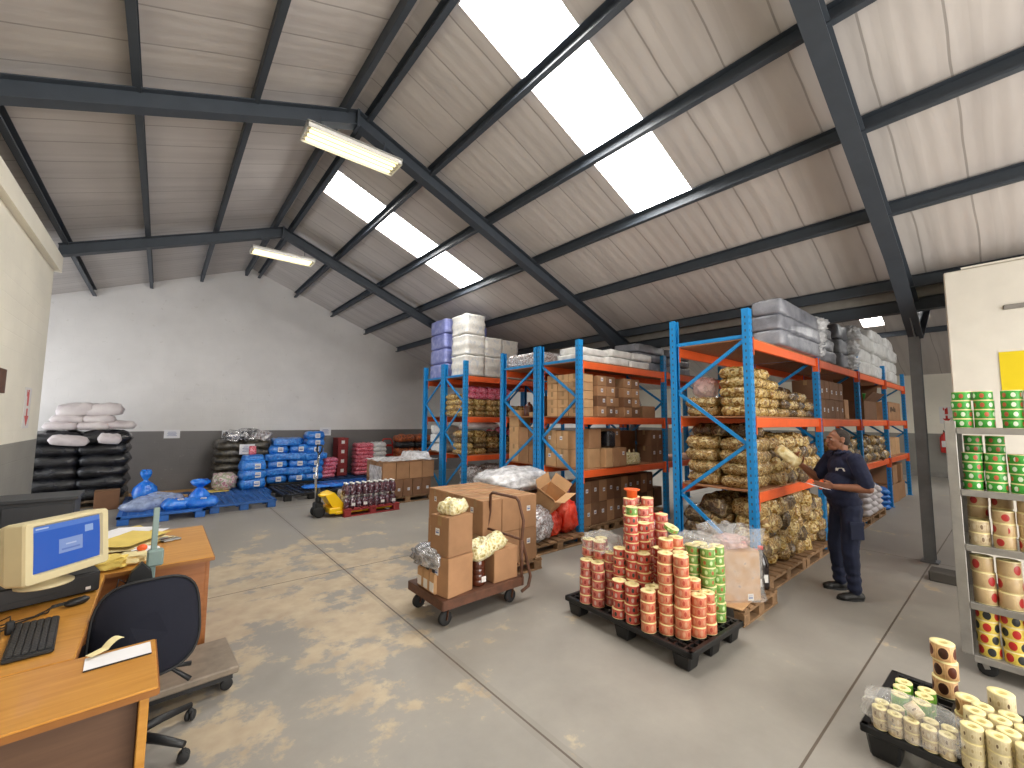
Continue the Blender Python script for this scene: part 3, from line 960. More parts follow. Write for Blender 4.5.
rack('front', 'nearest blue and orange racking, filled with gold packs, man beside it')
rack('middle', 'second blue and orange racking, full of brown cartons, its post above the open carton')
rack('behind', 'racking directly behind the carton racking, foil-wrapped pack on its top')
rack('rear', 'racking with pink and gold packs under the white tissue bales')
rack('last', 'rearmost racking nearest the back wall, violet bales on top')
DK = 0.019

# ------------------------------------------------------------------ goods: prototypes
def carton_mesh(dx, dy, dz, mat='card', open_top=False):
    b = B()
    b.box((0, 0, dz / 2), (dx, dy, dz), 0, bev=0.006)
    # lid flaps with the centre seam and tape running over the ends
    b.box((0, -dy / 4 - 0.0005, dz + 0.001), (dx * 0.985, dy / 2 - 0.004, 0.003), 0)
    b.box((0, dy / 4 + 0.0005, dz + 0.001), (dx * 0.985, dy / 2 - 0.004, 0.003), 0)
    b.box((0, 0, dz + 0.0028), (dx * 0.99, 0.05, 0.001), 1)
    for s in (-1, 1): b.box((s * (dx / 2 + 0.0005), 0, dz - 0.04), (0.001, 0.05, 0.08), 1)
    return b.mesh('carton', [mat, 'tape'])
def sticker_mesh(w, h):
    b = B(); b.box((0, 0, 0), (w, 0.002, h)); b.box((0, -0.0012, h * .2), (w * .7, 0.001, h * .08), 1); b.box((0, -0.0012, -h * .1), (w * .7, 0.001, h * .25), 1)
    return b.mesh('sticker', ['label_white', 'ink_blue'])
def carton(label, loc, dims, rz=0.0, mat='card', stickers=(), group=None, name='carton', cat='carton'):
    """stickers: list of (face, u, v) with face in -y,+y,-x,+x; u,v in -.5..5 of the face"""
    dx, dy, dz = dims
    me = cached(('carton', dims, mat), lambda: carton_mesh(dx, dy, dz, mat))
    o = tag(link(name, me, None, loc, (0, 0, rz)), label, cat, group)
    for f, uu, vv in stickers:
        sm = cached('sticker', lambda: sticker_mesh(0.055, 0.06))
        z = dz / 2 + vv * dz
        if f == '-y': link('sticker', sm, o, (uu * dx, -dy / 2 - 0.002, z), (0, 0, 0))
        if f == '+y': link('sticker', sm, o, (uu * dx, dy / 2 + 0.002, z), (0, 0, PI))
        if f == '-x': link('sticker', sm, o, (-dx / 2 - 0.002, uu * dy, z), (0, 0, -PI / 2))
        if f == '+x': link('sticker', sm, o, (dx / 2 + 0.002, uu * dy, z), (0, 0, PI / 2))
    return o
def carton_block(where, x0, y0, z0, dims, nx, ny, nz, mat='card', stick='-y', gap=0.006, group=None, skip=None, jit=0.006, dirx='left', rnd=None, label_fn=None, sv=-.05):
    dx, dy, dz = dims
    rn = random.Random(hash(where) % 1000 if False else len(where) * 7 + int(x0 * 100))
    for k in range(nz):
        for j in range(ny):
            for i in range(nx):
                if skip and skip(i, j, k): continue
                # only cartons that can be seen: outer shell
                if 0 < i < nx - 1 and 0 < j < ny - 1 and k < nz - 1: continue
                lab = label_fn(i, j, k) if label_fn else carton_label(where, i, j, k, nx, ny, nz)
                st = [(stick, rn.uniform(-.1, .25), sv + rn.uniform(-.08, .08))] if stick and ((stick == '-y' and j == 0) or (stick == '-x' and i == 0)) and rn.random() < .9 else []
                carton(lab, (x0 + (i + .5) * (dx + gap) + rn.uniform(-jit, jit) * .5, y0 + (j + .5) * (dy + gap) + (rn.uniform(-jit, jit) * .5), z0 + k * (dz + 0.005)), dims, rn.uniform(-.012, .012), mat, st, group)
def carton_label(where, i, j, k, nx, ny, nz):
    s = 'brown carton ' + where
    bits = []
    if nz > 1: bits.append(layer(k, nz) + ' layer')
    if nx > 1: bits.append(NTH[i] + ' along')
    if ny > 1: bits.append(NTH[j] + ' row deep')
    return s + (', ' + ', '.join(bits) if bits else '')

def bale(i, kind='gold_pack', L=0.55, W=0.40, Hh=0.155, packs=(5, 2)):
    return cached(('bale', i % 4, kind, L, W, Hh), lambda: pillow(L, W, Hh, seed=i % 4 + L * 10, nx=16, ny=11, ex=.35, ey=.35, bump=.16, packs=packs).mesh('bale', [kind]))
def pk(i, kind, L=0.30, W=0.20, Hh=0.11):
    return cached(('pk', i % 5, kind, L, W, Hh), lambda: pillow(L, W, Hh, seed=i % 5 + 20 + L * 7, nx=12, ny=9, ex=.45, ey=.4, bump=.3).mesh('pack', [kind]))
def place(name, me, label, cat, loc, rot=(0, 0, 0), group=None, scale=None):
    return tag(link(name, me, None, loc, rot, scale), label, cat, group)

# ================================================================== front rack goods
y0F = 1.87
rn = random.Random(3)
# --- middle-height shelf (second deck): neat stack of gold bales at the left end, stepping down
z = LV[1] + DK
def gold_stack(where, x0, y0, z0, nx, ny, counts, kind, L, W, Hh, group, yaw=0.0, dz=None, along='y'):
    """counts[i][j] bales high; bale long axis along y if along=='y'"""
    dz = dz or Hh * 0.86
    for i in range(nx):
        for j in range(ny):
            n = counts[i][j]
            for k in range(n):
                sx, sy = (W, L) if along == 'y' else (L, W)
                kd = kind[(i + k) % len(kind)] if isinstance(kind, (list, tuple)) else kind
                me = bale(rn.randrange(4), kd, L, W, Hh)
                lab = 'gold bale %s, stack %s, %s, %s' % (where, NTH[i], layer(k, n), ('front row', 'row behind', 'third row')[j])
                place('snack_bale', me, lab, 'pack', (x0 + (i + .5) * sx + rn.uniform(-.012, .012), y0 + (j + .5) * sy + rn.uniform(-.012, .012), z0 + k * dz),
                      (rn.uniform(-.03, .03), rn.uniform(-.03, .03), yaw + (PI / 2 if along == 'y' else 0) + rn.uniform(-.05, .05)), group)
gold_stack('on the second shelf beside the blue post', 5.02, 1.90, z, 3, 1, [[5], [5], [4]], 'gold_bright', .36, .33, .125, 'gold bales on the front rack second shelf', dz=.112)
gold_stack('on the second shelf past the tall stacks', 6.05, 1.90, z, 4, 1, [[3], [3], [3], [2]], ['gold_pack', 'gold_dark'], .36, .33, .125, 'gold bales on the front rack second shelf', dz=.112)
gold_stack('deep on the second shelf', 5.06, 2.30, z, 2, 1, [[2], [2]], 'gold_pack', .40, .40, .13, 'gold bales on the front rack second shelf')
me = lump(.36, .3, .26, 5, 3, .14).mesh('bag', ['pink_film'])
place('plastic_bag', me, 'loose clear plastic bag standing on gold bales inside the front rack end', 'bag', (5.25, 2.5, z + .225), (0, 0, .3))
# dark packs stacked behind
gold_stack('darkest, before the second shelf cartons', 6.75, 2.2, z, 2, 1, [[4], [4]], 'gold_dark', .36, .33, .125, 'dark gold bales on the front rack second shelf', dz=.112)
# cartons
carton_block('on the second shelf past the gold bales', 7.62, 1.90, z, (.26, .36, .29), 5, 1, 2, 'card_dark', '-y', label_fn=lambda i, j, k: 'dark brown carton past the second shelf gold bales, %s row, %s along' % (('lower', 'upper')[k], NTH[i]))
carton('single brown carton standing lower beside the ten stacked ones, second shelf', (9.22, 2.1, z), (.26, .36, .33), 0, 'card', ())
def open_carton(label, loc, dims, rz, mat, flaps=(1.9, 1.9, 1.9, 1.9), rot=None, inside=None):
    """open-topped box: four walls, bottom, four flaps hinged on the rim. flaps: opening angle from closed"""
    dx, dy, dz = dims
    o = thing('open_carton', label, 'carton', loc, rz)
    if rot: o.rotation_euler = rot
    T = 0.006
    b = B()
    b.box((0, 0, T / 2), (dx, dy, T))
    b.box((0, -dy / 2 + T / 2, dz / 2), (dx, T, dz)); b.box((0, dy / 2 - T / 2, dz / 2), (dx, T, dz))
    b.box((-dx / 2 + T / 2, 0, dz / 2), (T, dy - 2 * T, dz)); b.box((dx / 2 - T / 2, 0, dz / 2), (T, dy - 2 * T, dz))
    obj('box_body', b, mat, o)
    for idx, (px, py, L, Wd, ax) in enumerate(((0, -dy / 2, dx, dy / 2, 'y-'), (0, dy / 2, dx, dy / 2, 'y+'), (-dx / 2, 0, dy, dx * .42, 'x-'), (dx / 2, 0, dy, dx * .42, 'x+'))):
        ang = flaps[idx]
        if ang is None: continue
        b = B()
        if ax == 'y-': b.box((0, Wd / 2, 0), (L * .98, Wd, T)); rot_ = (ang, 0, 0)
        if ax == 'y+': b.box((0, -Wd / 2, 0), (L * .98, Wd, T)); rot_ = (-ang, 0, 0)
        if ax == 'x-': b.box((Wd / 2, 0, 0), (Wd, L * .98, T)); rot_ = (0, -ang, 0)
        if ax == 'x+': b.box((-Wd / 2, 0, 0), (Wd, L * .98, T)); rot_ = (0, ang, 0)
        obj('flap', b, mat, o, (px, py, dz), rot_)
    return o
open_carton('dark open carton with flaps up on the second shelf near its far end', (10.9, 2.1, z), (1.1, .42, .36), 0, 'card_dark', (2.3, 1.9, 2.0, 2.2))
b = B(); b.lathe([(0, 0), (.13, 0), (.17, .2), (.18, .21), (.165, .2), (.12, .02), (0, .02)], n=18)
o = obj('green_tub', b, 'green_tub'); o.location = (10.75, 2.1, z + .30); tag(o, 'bright green plastic tub in the dark open carton, second shelf', 'tub')
lettered = carton('wide brown carton with dark lettering at the far end of the second shelf', (13.6, 2.12, z), (1.5, .42, .42), 0, 'card', ())
b = B()
for i in range(5): b.box((-.5 + i * .13, 0, (.0, .02)[i % 2]), (.08, .003, .12 - .03 * (i % 3)))
obj('printed_mark', b, 'groove', lettered, (0, -.213, .24))
# --- top deck: foam blocks, plastic-wrapped slabs, white bales
z = LV[2] + DK
for k in range(3):
    me = cached(('foam', k % 2), lambda: blockpack(1.6, .34, .193, k, .025, .008, 7).mesh('foam_block', ['grey_foam']))
    place('foam_block', me, 'long grey slab nearest the front rack end, %s of three stacked' % ('bottom', 'middle', 'top')[k], 'slab', (6.52, 1.95, z + k * .195), (0, 0, (.01, -.01, .015)[k]), 'grey slabs on the front rack')
for k in range(3):
    me = cached(('wrapslab', k), lambda: blockpack(1.1, .5, .19, k + 5, .04, .02, 10).mesh('slab', ['grey_foam']))
    s = place('foam_block', me, 'grey slab in torn clear wrap, %s of the second stack along the front rack' % ('bottom', 'middle', 'top')[k], 'slab', (7.88, 2.12, z + k * .192), (0, 0, .05 * (k - 1)), 'wrapped slabs on the front rack')
    link('loose_wrap', cached(('lw', k), lambda: lump(.34, .5, .22, k + 3, 4, .35, 5).mesh('wrap', ['milky_film'])), s, (-.5, -.12, 0))
for k in range(3):
    me = cached(('wrapslab2', k), lambda: blockpack(.8, .5, .26, k + 9, .05, .025, 10).mesh('slab', ['grey_foam']))
    s = place('foam_block', me, 'short grey slab in loose clear wrap, %s of the third stack along the front rack' % ('bottom', 'middle', 'top')[k], 'slab', (9.30, 2.15, z + k * .262), (0, 0, -.06 * (k - 1)), 'wrapped slabs on the front rack')
    link('loose_wrap', cached(('lw2', k), lambda: lump(.42, .52, .30, k + 7, 4, .35, 5).mesh('wrap', ['milky_film'])), s, (.3, -.1, 0))
for i, (nx_, x_) in enumerate(((3, 10.9), (4, 12.2), (4, 13.6))):
    for k in range(nx_):
        me = cached(('wbale', k % 2), lambda: blockpack(1.2, .65, .27, k + 15, .05, .02, 8).mesh('white_bale', ['white_foam']))
        place('white_bale', me, 'white bale over the front rack far end, %s of the %s stack' % (layer(k, nx_), ('nearest', 'middle', 'farthest')[i]), 'bale', (x_, 2.2 + .05 * (k % 2), z + k * .27), (0, 0, .04 * ((k + i) % 3 - 1)), 'white bales on the front rack')
# --- lower shelf (first deck)
z = LV[0] + DK
gold_stack('on the lowest shelf at the rack end', 5.02, 1.88, z, 1, 2, [[4, 4]], 'gold_pack', .41, .62, .165, 'gold bales at the rack end, lowest shelf', dz=.14)
gr = 'loose gold packs heaped on the front rack lowest shelf'
cnt = 0
for i in range(7):
    for k in range(4 if i < 6 else 3):
        for j in range(2):
            kd = ('gold_pack', 'gold_bright', 'gold_dark', 'gold_pack')[(i * 2 + k + j) % 4]
            place('snack_pack', pk(rn.randrange(5), kd, .34, .26, .17), 'loose gold pack, lowest shelf, %s pile past end bales, %s layer, %s' % (NTH[i], layer(k, 4 if i < 6 else 3), ('front', 'back')[j]), 'pack',
                  (5.78 + i * .22 + rn.uniform(-.03, .03), 1.98 + j * .34 + rn.uniform(-.03, .03) + k * .02, z + k * .14), (rn.uniform(-.25, .25), rn.uniform(-.2, .2), PI / 2 + rn.uniform(-.4, .4)), gr); cnt += 1
for i in range(3):
    place('snack_pack', pk(i, 'gold_dark', .36, .26, .15), 'dark gold pack lying on top of the end bales, lowest shelf, %s from the aisle' % NTH[i], 'pack', (5.25 + .06 * i, 2.05 + .25 * i, z + .57), (rn.uniform(-.1, .1), 0, rn.uniform(0, 3)), gr)
for i in range(9):
    for k in range(3):
        place('snack_pack', pk(rn.randrange(5), ('gold_pack', 'gold_dark')[(i + k) % 2], .40, .32, .18), 'gold pack on the lowest shelf behind the man, %s pile, %s layer' % (NTH[i], layer(k, 3)), 'pack',
              (8.75 + i * .40 + rn.uniform(-.03, .03), 2.02 + k * .03, z + k * .14), (rn.uniform(-.2, .2), rn.uniform(-.2, .2), PI / 2 + rn.uniform(-.3, .3)), gr)
carton_block('on the lowest shelf near the far end of the front rack', 12.5, 1.92, z, (.5, .4, .40), 3, 1, 1, 'card_light', None, label_fn=lambda i, j, k: 'light brown carton on the lowest shelf of the front rack, %s past the gold packs' % NTH[i])

# --- pallets and heap on the floor under the front rack
def wooden_pallet(label, loc, rz=0, L=1.2, W=1.0, mat='wood_pallet', group=None):
    def parts():
        s = B(); n = 7
        for i in range(n): s.box((-L / 2 + L * (i + .5) / n, 0, .132), (L / n * .72, W, .02), bev=.003)
        st = B()
        for y in (-W / 2 + .05, 0, W / 2 - .05): st.box((0, y, .111), (L, .09, .02), bev=.003)
        bl = B(); bl.box((0, 0, .06), (.12, .09, .08), bev=.004)
        sk = B(); sk.box((0, 0, .01), (L, .09, .02), bev=.003)
        return s.mesh('deck_boards', [mat]), st.mesh('stringer', [mat]), bl.mesh('block', [mat]), sk.mesh('skid', [mat])
    a, s_, bl, sk = cached(('wp', L, W, mat), parts)
    o = thing('wooden_pallet', label, 'pallet', loc, rz, group)
    link('deck_boards', a, o); link('stringers', s_, o)
    for y in (-W / 2 + .05, 0, W / 2 - .05):
        link('skid', sk, o, (0, y, 0))
        for x in (-L / 2 + .07, 0, L / 2 - .07): link('block', bl, o, (x, y, 0))
    return o
PT = 0.143
for i in range(5):
    wooden_pallet('wooden pallet under the front rack, %s from its near end' % NTH[i], (5.62 + i * 1.22, 2.28, 0), 0, 1.2, 1.0, 'wood_pallet')
gr = 'crumpled gold packs heaped under the front rack'
hh = [5, 5, 5, 5, 5, 5, 4, 4, 3, 3]
for i in range(10):
    for k in range(hh[i]):
        for j in range(2):
            if j == 1 and k < hh[i] - 2: continue
            kd = ('gold_pack', 'gold_dark', 'gold_pack', 'gold_bright')[(i * 3 + k + j) % 4]
            place('snack_pack', pk(rn.randrange(5), kd, .36, .30, .20), 'crumpled gold pack under front rack, %s column from post, %s layer, %s' % (NTH[i], layer(k, hh[i]), ('front', 'back')[j]), 'pack',
                  (5.22 + i * .29 + rn.uniform(-.04, .04), 2.02 + j * .34 + rn.uniform(-.03, .03), PT + k * .145), (rn.uniform(-.35, .35), rn.uniform(-.3, .3), PI / 2 + rn.uniform(-.5, .5)), gr)
for k in range(4):
    place('snack_bale', bale(k, 'gold_dark', .55, .42, .17), 'dark gold bale on the floor pallet inside the front rack end, %s of four' % layer(k, 4), 'pack', (5.3, 2.57, PT + k * .15), (0, 0, .05 * k), 'dark bales on the floor pallet')
for c in range(3):
    for k in range(6 - c):
        place('flour_sack', cached(('fs', k % 3), lambda: pillow(.5, .34, .13, k % 3 + 60, bump=.15).mesh('sack', ['sack_white'])), 'white sack on the floor beyond the man, %s pile, %s layer' % (NTH[c], layer(k, 6 - c)), 'sack',
              (9.75 + c * .45, 2.0, PT + k * .11), (0, 0, PI / 2 + rn.uniform(-.1, .1)), 'white sacks beyond the man')
for k in range(4):
    place('blue_pack', cached(('bwp', k), lambda: pillow(.7, .4, .12, k + 70, bump=.2).mesh('pack', ['blue_pack'])), 'blue and white pack on the floor past the white sacks, %s of the pile' % layer(k, 4), 'pack', (11.9, 2.05, .0 + k * .105), (0, 0, .3), 'blue packs past the white sacks')
for i, (x_, zz) in enumerate(((13.0, 0), (13.85, 0), (13.05, .42), (13.9, .42))):
    carton('brown carton on the floor at the far end of the front rack, %s' % ('lower near one', 'lower far one', 'upper near one', 'upper far one')[i], (x_, 2.15, zz), (.75, .5, .40), .05 * (i - 1), 'card', ())
# ================================================================== middle rack goods (cartons)
yM = 4.31
z = LV[1] + DK
# light cartons stacked seven high at the end of the second shelf, face to the aisle end
for j in range(3):
    for k in range(5):
        carton('light brown carton inside the carton rack end, second shelf, %s column, %s layer' % (NTH[j], layer(k, 5)), (5.14, 4.46 + j * .245, z + k * .135), (.32, .235, .13), rn.uniform(-.02, .02), 'card_light', (), 'light cartons in the second rack end')
lf = lambda s: (lambda i, j, k: '%s, %s column, %s layer' % (s, NTH[i], layer(k, 5)))
for i in range(5):
    nz = (4, 4, 4, 4, 4)[i]
    for k in range(nz):
        if i in (2,) and k == 3: continue
        st = [('-y', rn.uniform(-.1, .2), rn.uniform(0, .15))] if rn.random() < .8 else []
        carton('brown carton facing the aisle on the carton rack second shelf, %s column, %s layer' % (NTH[i], layer(k, nz)), (5.46 + i * .235, 4.44 + (.1 if i == 2 else 0), z + k * .165), (.225, .30, .16), rn.uniform(-.02, .02), ('card', 'card_dark', 'card')[(i + k) % 3], st, 'labelled cartons on the carton rack second shelf')
        # second file behind shows above
for k in range(3):
    carton('big dark carton in the deep part of the carton rack second shelf, %s of three' % layer(k, 3), (6.55, 4.72, z + k * .21), (.34, .4, .205), 0, 'card_dark', [('-y', .3, 0)], 'dark cartons deep on the second shelf')
carton('low brown carton near the far post of the carton rack, second shelf', (6.9, 4.5, z), (.4, .3, .20), 0, 'card', ())
for k in range(2):
    place('snack_pack', pk(k, 'foil_print', .4, .3, .2), 'silver printed pack beside the far post, second shelf of the carton rack, %s one' % ('lower', 'upper')[k], 'pack', (7.1, 4.85, z + .0 + k * .17), (0, 0, .3))
# top deck
z = LV[2] + DK
for k in range(2):
    place('white_bale', cached(('wflat', k), lambda: blockpack(.95, .45, .12, k + 31, .03, .008, 6).mesh('white_flat', ['white_foam'])), 'flat white board pack on top of the carton rack end, %s one' % ('lower', 'upper')[k], 'pack', (5.45 + .06 * k, 4.62, z + k * .122), (0, 0, .02))
for i in range(2):
    for k in range(2):
        place('white_bale', cached(('wfl', (i + k) % 2), lambda: blockpack(.62, .4, .14, i + k + 41, .03, .015, 8).mesh('white_pack', ['white_foam'])), 'clear-wrapped white pack on top of the carton rack, %s stack, %s one' % (NTH[i], ('lower', 'upper')[k]), 'pack', (6.0 + i * .64 + .08 * k, 4.55, z + k * .142), (0, 0, .03 * k))
for i in range(2):
    for k in range(3):
        place('foam_block', cached(('foamM', k % 2), lambda: blockpack(.95, .5, .16, k + 51, .03, .012, 7).mesh('slab', ['grey_foam'])), 'dark grey slab on top of the carton rack past the white packs, %s stack, %s' % (('near', 'far')[i], layer(k, 3)), 'slab', (7.05 + i * 1.05, 4.62 + .04 * i, z + k * .162), (0, 0, .01 * k), 'grey slabs on the carton rack')
# lower shelf
z = LV[0] + DK
carton('tall brown carton at the end of the carton rack lowest shelf, upper of two', (5.35, 4.50, z + .31), (.3, .30, .30), 0, 'card', [('-x', .1, .1)])
carton('brown carton at the end of the carton rack lowest shelf, lower of two', (5.32, 4.50, z), (.3, .30, .305), 0, 'card_light', [('-x', .1, .1)])
for j in range(2):
    for k in range(2):
        carton('light carton inside the carton rack end, lowest shelf, %s column, %s' % (('middle', 'rear')[j], ('lower', 'upper')[k]), (5.14, 4.73 + j * .26, z + k * .29), (.3, .25, .285), 0, 'card_light', [('-x', .1, .1)], 'light cartons in the lowest shelf end')
for i in range(3):
    carton('short brown carton along the carton rack lowest shelf front, %s from the end' % NTH[i], (5.60 + i * .19, 4.42, z), (.18, .3, .30), 0, ('card_light', 'card', 'card')[i], [] if i < 2 else [('-y', 0, .2)], 'short cartons on the lowest shelf')
for k in range(2):
    carton('brown carton behind the short row, lowest shelf of the carton rack, %s one' % ('lower', 'upper')[k], (6.0, 4.6, z + k * .31), (.26, .34, .30), 0, 'card', [('-y', .1, .25)], 'labelled cartons on the lowest shelf')
place('refuse_bag', cached('bbag', lambda: blockpack(.22, .2, .27, 4, .05, .02, 6).mesh('bag', ['black_wrap'])), 'shiny black bag between the cartons on the carton rack lowest shelf', 'bag', (5.72, 4.40, z + .305))
# dark upright sheet carton
carton('large dark brown carton standing deep on the carton rack lowest shelf', (6.55, 4.85, z), (.9, .25, .56), 0, 'card_dark', ())
for k in range(2):
    for i in range(2):
        carton('brown carton beside the far post, lowest shelf of the carton rack, %s column, %s' % (('near', 'far')[i], ('lower', 'upper')[k]), (6.98 + i * .2, 4.46, z + k * .29), (.19, .3, .285), 0, 'card_dark', [('-y', 0, .1)], 'cartons beside the far post')
o = thing('net_sack', 'plump straw-coloured net sack on the carton rack lowest shelf', 'sack', (6.12, 4.42, z))
o.location = (6.32, 4.42, z)
obj('sack_body', blockpack(.42, .26, .2, 12, .06, .02, 8, rows=4), 'pasta_bag', o)
b = B()
for i in range(3): b.tube([(-.15 + i * .14, -.03, .19), (-.1 + i * .14, 0, .24), (-.05 + i * .14, .02, .2)], .012)
obj('tied_end', b, 'rope', o)
for i in range(2):
    place('purple_pack', pk(i, 'purple_bag', .34, .3, .18), 'shiny purple pack under the carton rack end, %s one' % ('near', 'far')[i], 'pack', (5.06 + .30 * i, 4.82 + .05 * i, PT + .475), (.1, .1, .3 + i))
wooden_pallet('wooden pallet low inside the carton rack end under the purple packs', (5.5, 4.78, 0), 0, 1.1, .75)
for i in range(2):
    carton('brown carton under the purple packs inside the carton rack end, %s one' % ('left', 'right')[i], (5.14 + .36 * i, 4.90, PT), (.34, .42, .47), 0, 'card_dark', ())
# cartons on the floor in front: two courses of tall cartons on pallets
for i in range(2):
    wooden_pallet('wooden pallet under the double row of brown cartons, %s one' % ('near', 'far')[i], (5.72 + i * 1.2, 4.86 - .0, 0), .0, 1.15, .9, 'wood_pallet') if False else None
for i in range(10):
    nk = 2
    for k in range(nk):
        dark = 'card_dark' if (i + k) % 3 else 'card'
        carton('tall brown carton, floor row below carton rack, %s from red bags, %s' % (NTH[i], ('lower', 'upper')[k]), (5.225 + i * .215, 4.57 + .012 * i, PT + k * .345), (.205, .30, .34), rn.uniform(-.02, .02), dark, [('-y', rn.uniform(-.1, .2), rn.uniform(-.05, .1))], 'floor cartons below the carton rack')
carton('lone brown carton at the far end of the floor carton row', (7.58, 4.78, PT), (.3, .32, .36), .05, 'card_dark', ())
for i in range(2):
    wooden_pallet('wooden pallet carrying the floor carton row, %s one' % ('near', 'far')[i], (5.70 + i * 1.24, 4.66, 0), .012, 1.2, .5)

# ================================================================== rack behind: only its end shows
z = LV[2] + DK
o = thing('foil_bale', 'silver printed foil pack on top of the narrow rack beside the white bales', 'pack', (5.45, 5.72, z))
obj('wrapped_body', blockpack(.95, .85, .27, 21, .06, .03, 12), 'foil_print', o)
for i in range(2):
    place('white_bale', cached('wlow', lambda: blockpack(.7, .6, .2, 23, .04, .02, 8).mesh('bale', ['white_foam'])), 'white pack behind the foil pack on top of the narrow rack, %s one' % ('near', 'far')[i], 'pack', (6.25 + i * .72, 5.72, z))
z = LV[1] + DK
b = B(); b.lathe([(0, 0), (.08, 0), (.088, .02), (.088, .16), (.06, .21), (.03, .235), (.03, .26), (0, .26)], n=16)
o = obj('syrup_jar', b, 'brown_syrup'); o.location = (5.1, 5.66, z); tag(o, 'brown jar standing on the narrow rack second shelf before a carton', 'jar')
carton('brown carton next to the brown jar on the narrow rack second shelf', (5.35, 5.50, z), (.35, .22, .36), 0, 'card', ())
carton('low open-looking brown carton in front of the brown jar', (5.06, 5.42, z), (.16, .2, .07), 0, 'card_light', ())
z = LV[0] + DK
for j in range(3):
    for k in range((3, 2, 1)[2 - j] if j == 2 else 2):
        carton('brown carton in the narrow rack end, lowest shelf, %s column, %s' % (NTH[j], layer(k, 3)), (5.15, 5.42 + j * .27, z + k * .31), (.3, .26, .305), 0, ('card', 'card', 'card_light')[j], (), 'cartons in the narrow rack end')
# ================================================================== rear racks
z = LV[2] + DK
def bale_stack(label, mat, x0, y0, cols, dims, rows=0, group=None):
    L, W, Hh = dims
    for c, (dx, dy, n) in enumerate(cols):
        for k in range(n):
            place('tissue_bale' if mat == 'tissue_pack' else 'violet_bale', cached((mat, dims, k % 3), lambda: blockpack(L, W, Hh, k * 3 + 1, .04, .012, 8, rows=rows).mesh('bale', [mat])), label % (NTH[c], layer(k, n)), 'bale', (x0 + dx, y0 + dy, z + k * (Hh + .004)), (0, 0, rn.uniform(-.03, .03)), group)
bale_stack('white tissue bale on top of the rear rack, %s stack from the violet bales, %s', 'tissue_pack', 5.18, 7.78, [(0, 0, 3), (.50, .0, 2), (.98, .02, 2)], (.48, .62, .45), 2, 'white tissue bales on the rear rack')
bale_stack('small white bale right of the tissue bales on the rear rack, %s, %s', 'white_foam', 6.55, 7.8, [(0, 0, 1), (.5, 0, 1)], (.45, .5, .40), 0, 'small white bales on the rear rack')
bale_stack('violet wrapped bale on top of the rearmost rack, %s stack, %s', 'violet_pack', 5.22, 8.72, [(0, 0, 4), (.62, 0, 4)], (.56, .72, .35), 0, 'violet bales on the rearmost rack')
z = LV[1] + DK
gr = 'bales on the rear rack second shelf'
for i in range(6):
    for k in range(3 if i < 4 else 2):
        place('snack_bale', bale(rn.randrange(4), ('gold_bright', 'gold_pack', 'gold_pack')[(i + k) % 3], .42, .30, .14), 'gold bale on the rear rack second shelf, %s stack, %s' % (NTH[i], layer(k, 3 if i < 4 else 2)), 'pack', (5.06 + i * .31, 7.72, z + k * .122), (0, 0, PI / 2 + rn.uniform(-.08, .08)), gr)
for i in range(5):
    for k in range(2):
        place('pink_bale', bale(rn.randrange(4), 'pink_pack', .36, .26, .15), 'pink bale above the gold ones on the rear rack second shelf, %s along, %s' % (NTH[i], ('lower', 'upper')[k]), 'pack', (5.30 + i * .22, 7.80, z + .38 + k * .13), (.1, .1, PI / 2 + rn.uniform(-.15, .15)), 'pink bales on the rear rack')
for k in range(4):
    place('snack_bale', bale(k, 'gold_bright', .5, .36, .14), 'yellow-gold bale stacked in the rear rack end, second shelf, %s' % layer(k, 4), 'pack', (5.10, 8.1, z + k * .122), (0, 0, PI / 2), gr)
z = LV[0] + DK
for i in range(7):
    n = (4, 4, 4, 3, 3, 3, 3)[i]
    for k in range(n):
        place('snack_bale', bale(rn.randrange(4), ('gold_pack', 'gold_bright', 'gold_dark')[(i + k) % 3], .42, .34, .14), 'gold bale on the rear rack lowest shelf, %s stack, %s' % (NTH[i], layer(k, n)), 'pack', (5.06 + i * .35, 7.74, z + k * .122), (0, 0, PI / 2 + rn.uniform(-.08, .08)), 'bales on the rear rack lowest shelf')
for i in range(3):
    place('pink_bale', bale(i, 'pink_red', .36, .26, .15), 'crimson pack on the rear rack lowest shelf above gold bales, %s along' % NTH[i], 'pack', (5.80 + i * .24, 7.74, z + .37 + .05 * (i % 2)), (.3, .1, .8 + i * .3), 'crimson packs on the rear rack')
place('white_bale', cached('sheetroll', lambda: pillow(1.0, .4, .16, 91, bump=.25).mesh('pack', ['sack_white'])), 'long white folded sack lying highest on the rear rack lowest shelf', 'sack', (5.5, 7.75, z + .56), (.05, 0, .1))
for k in range(3):
    place('tissue_bale', cached(('blw', k), lambda: blockpack(.5, .5, .2, k + 5, .05, .02, 7).mesh('pack', ['white_pack'])), 'white and blue pack in the rearmost rack end, lowest shelf, %s' % layer(k, 3), 'pack', (5.2, 8.75, z + k * .2), (0, 0, .04 * k), 'white packs in the rearmost rack')
# floor level of the rear rack: clear-bagged silver packs
for i in range(4):
    for k in range(2):
        place('silver_bag', cached(('svb', (i + k) % 3), lambda: lump(.5, .5, .34, i + k + 13, 4, .22, 4).mesh('bag', ['foil_print'])), 'clear bag of silver packs on the floor under the rear rack, %s along, %s' % (NTH[i], ('lower', 'upper')[k]), 'bag', (5.3 + i * .5, 7.75, .16 + k * .3), (0, 0, i + k), 'silver bags under the rear rack')
wooden_pallet('wooden pallet under the silver bags of the rear rack', (6.0, 7.85, 0), 0, 1.9, .8, 'wood_grey')
place('snack_bale', bale(1, 'pink_pack', .5, .4, .2), 'pink pack on the floor by the rear rack end post', 'pack', (5.05, 7.95, 0), (0, 0, .4))
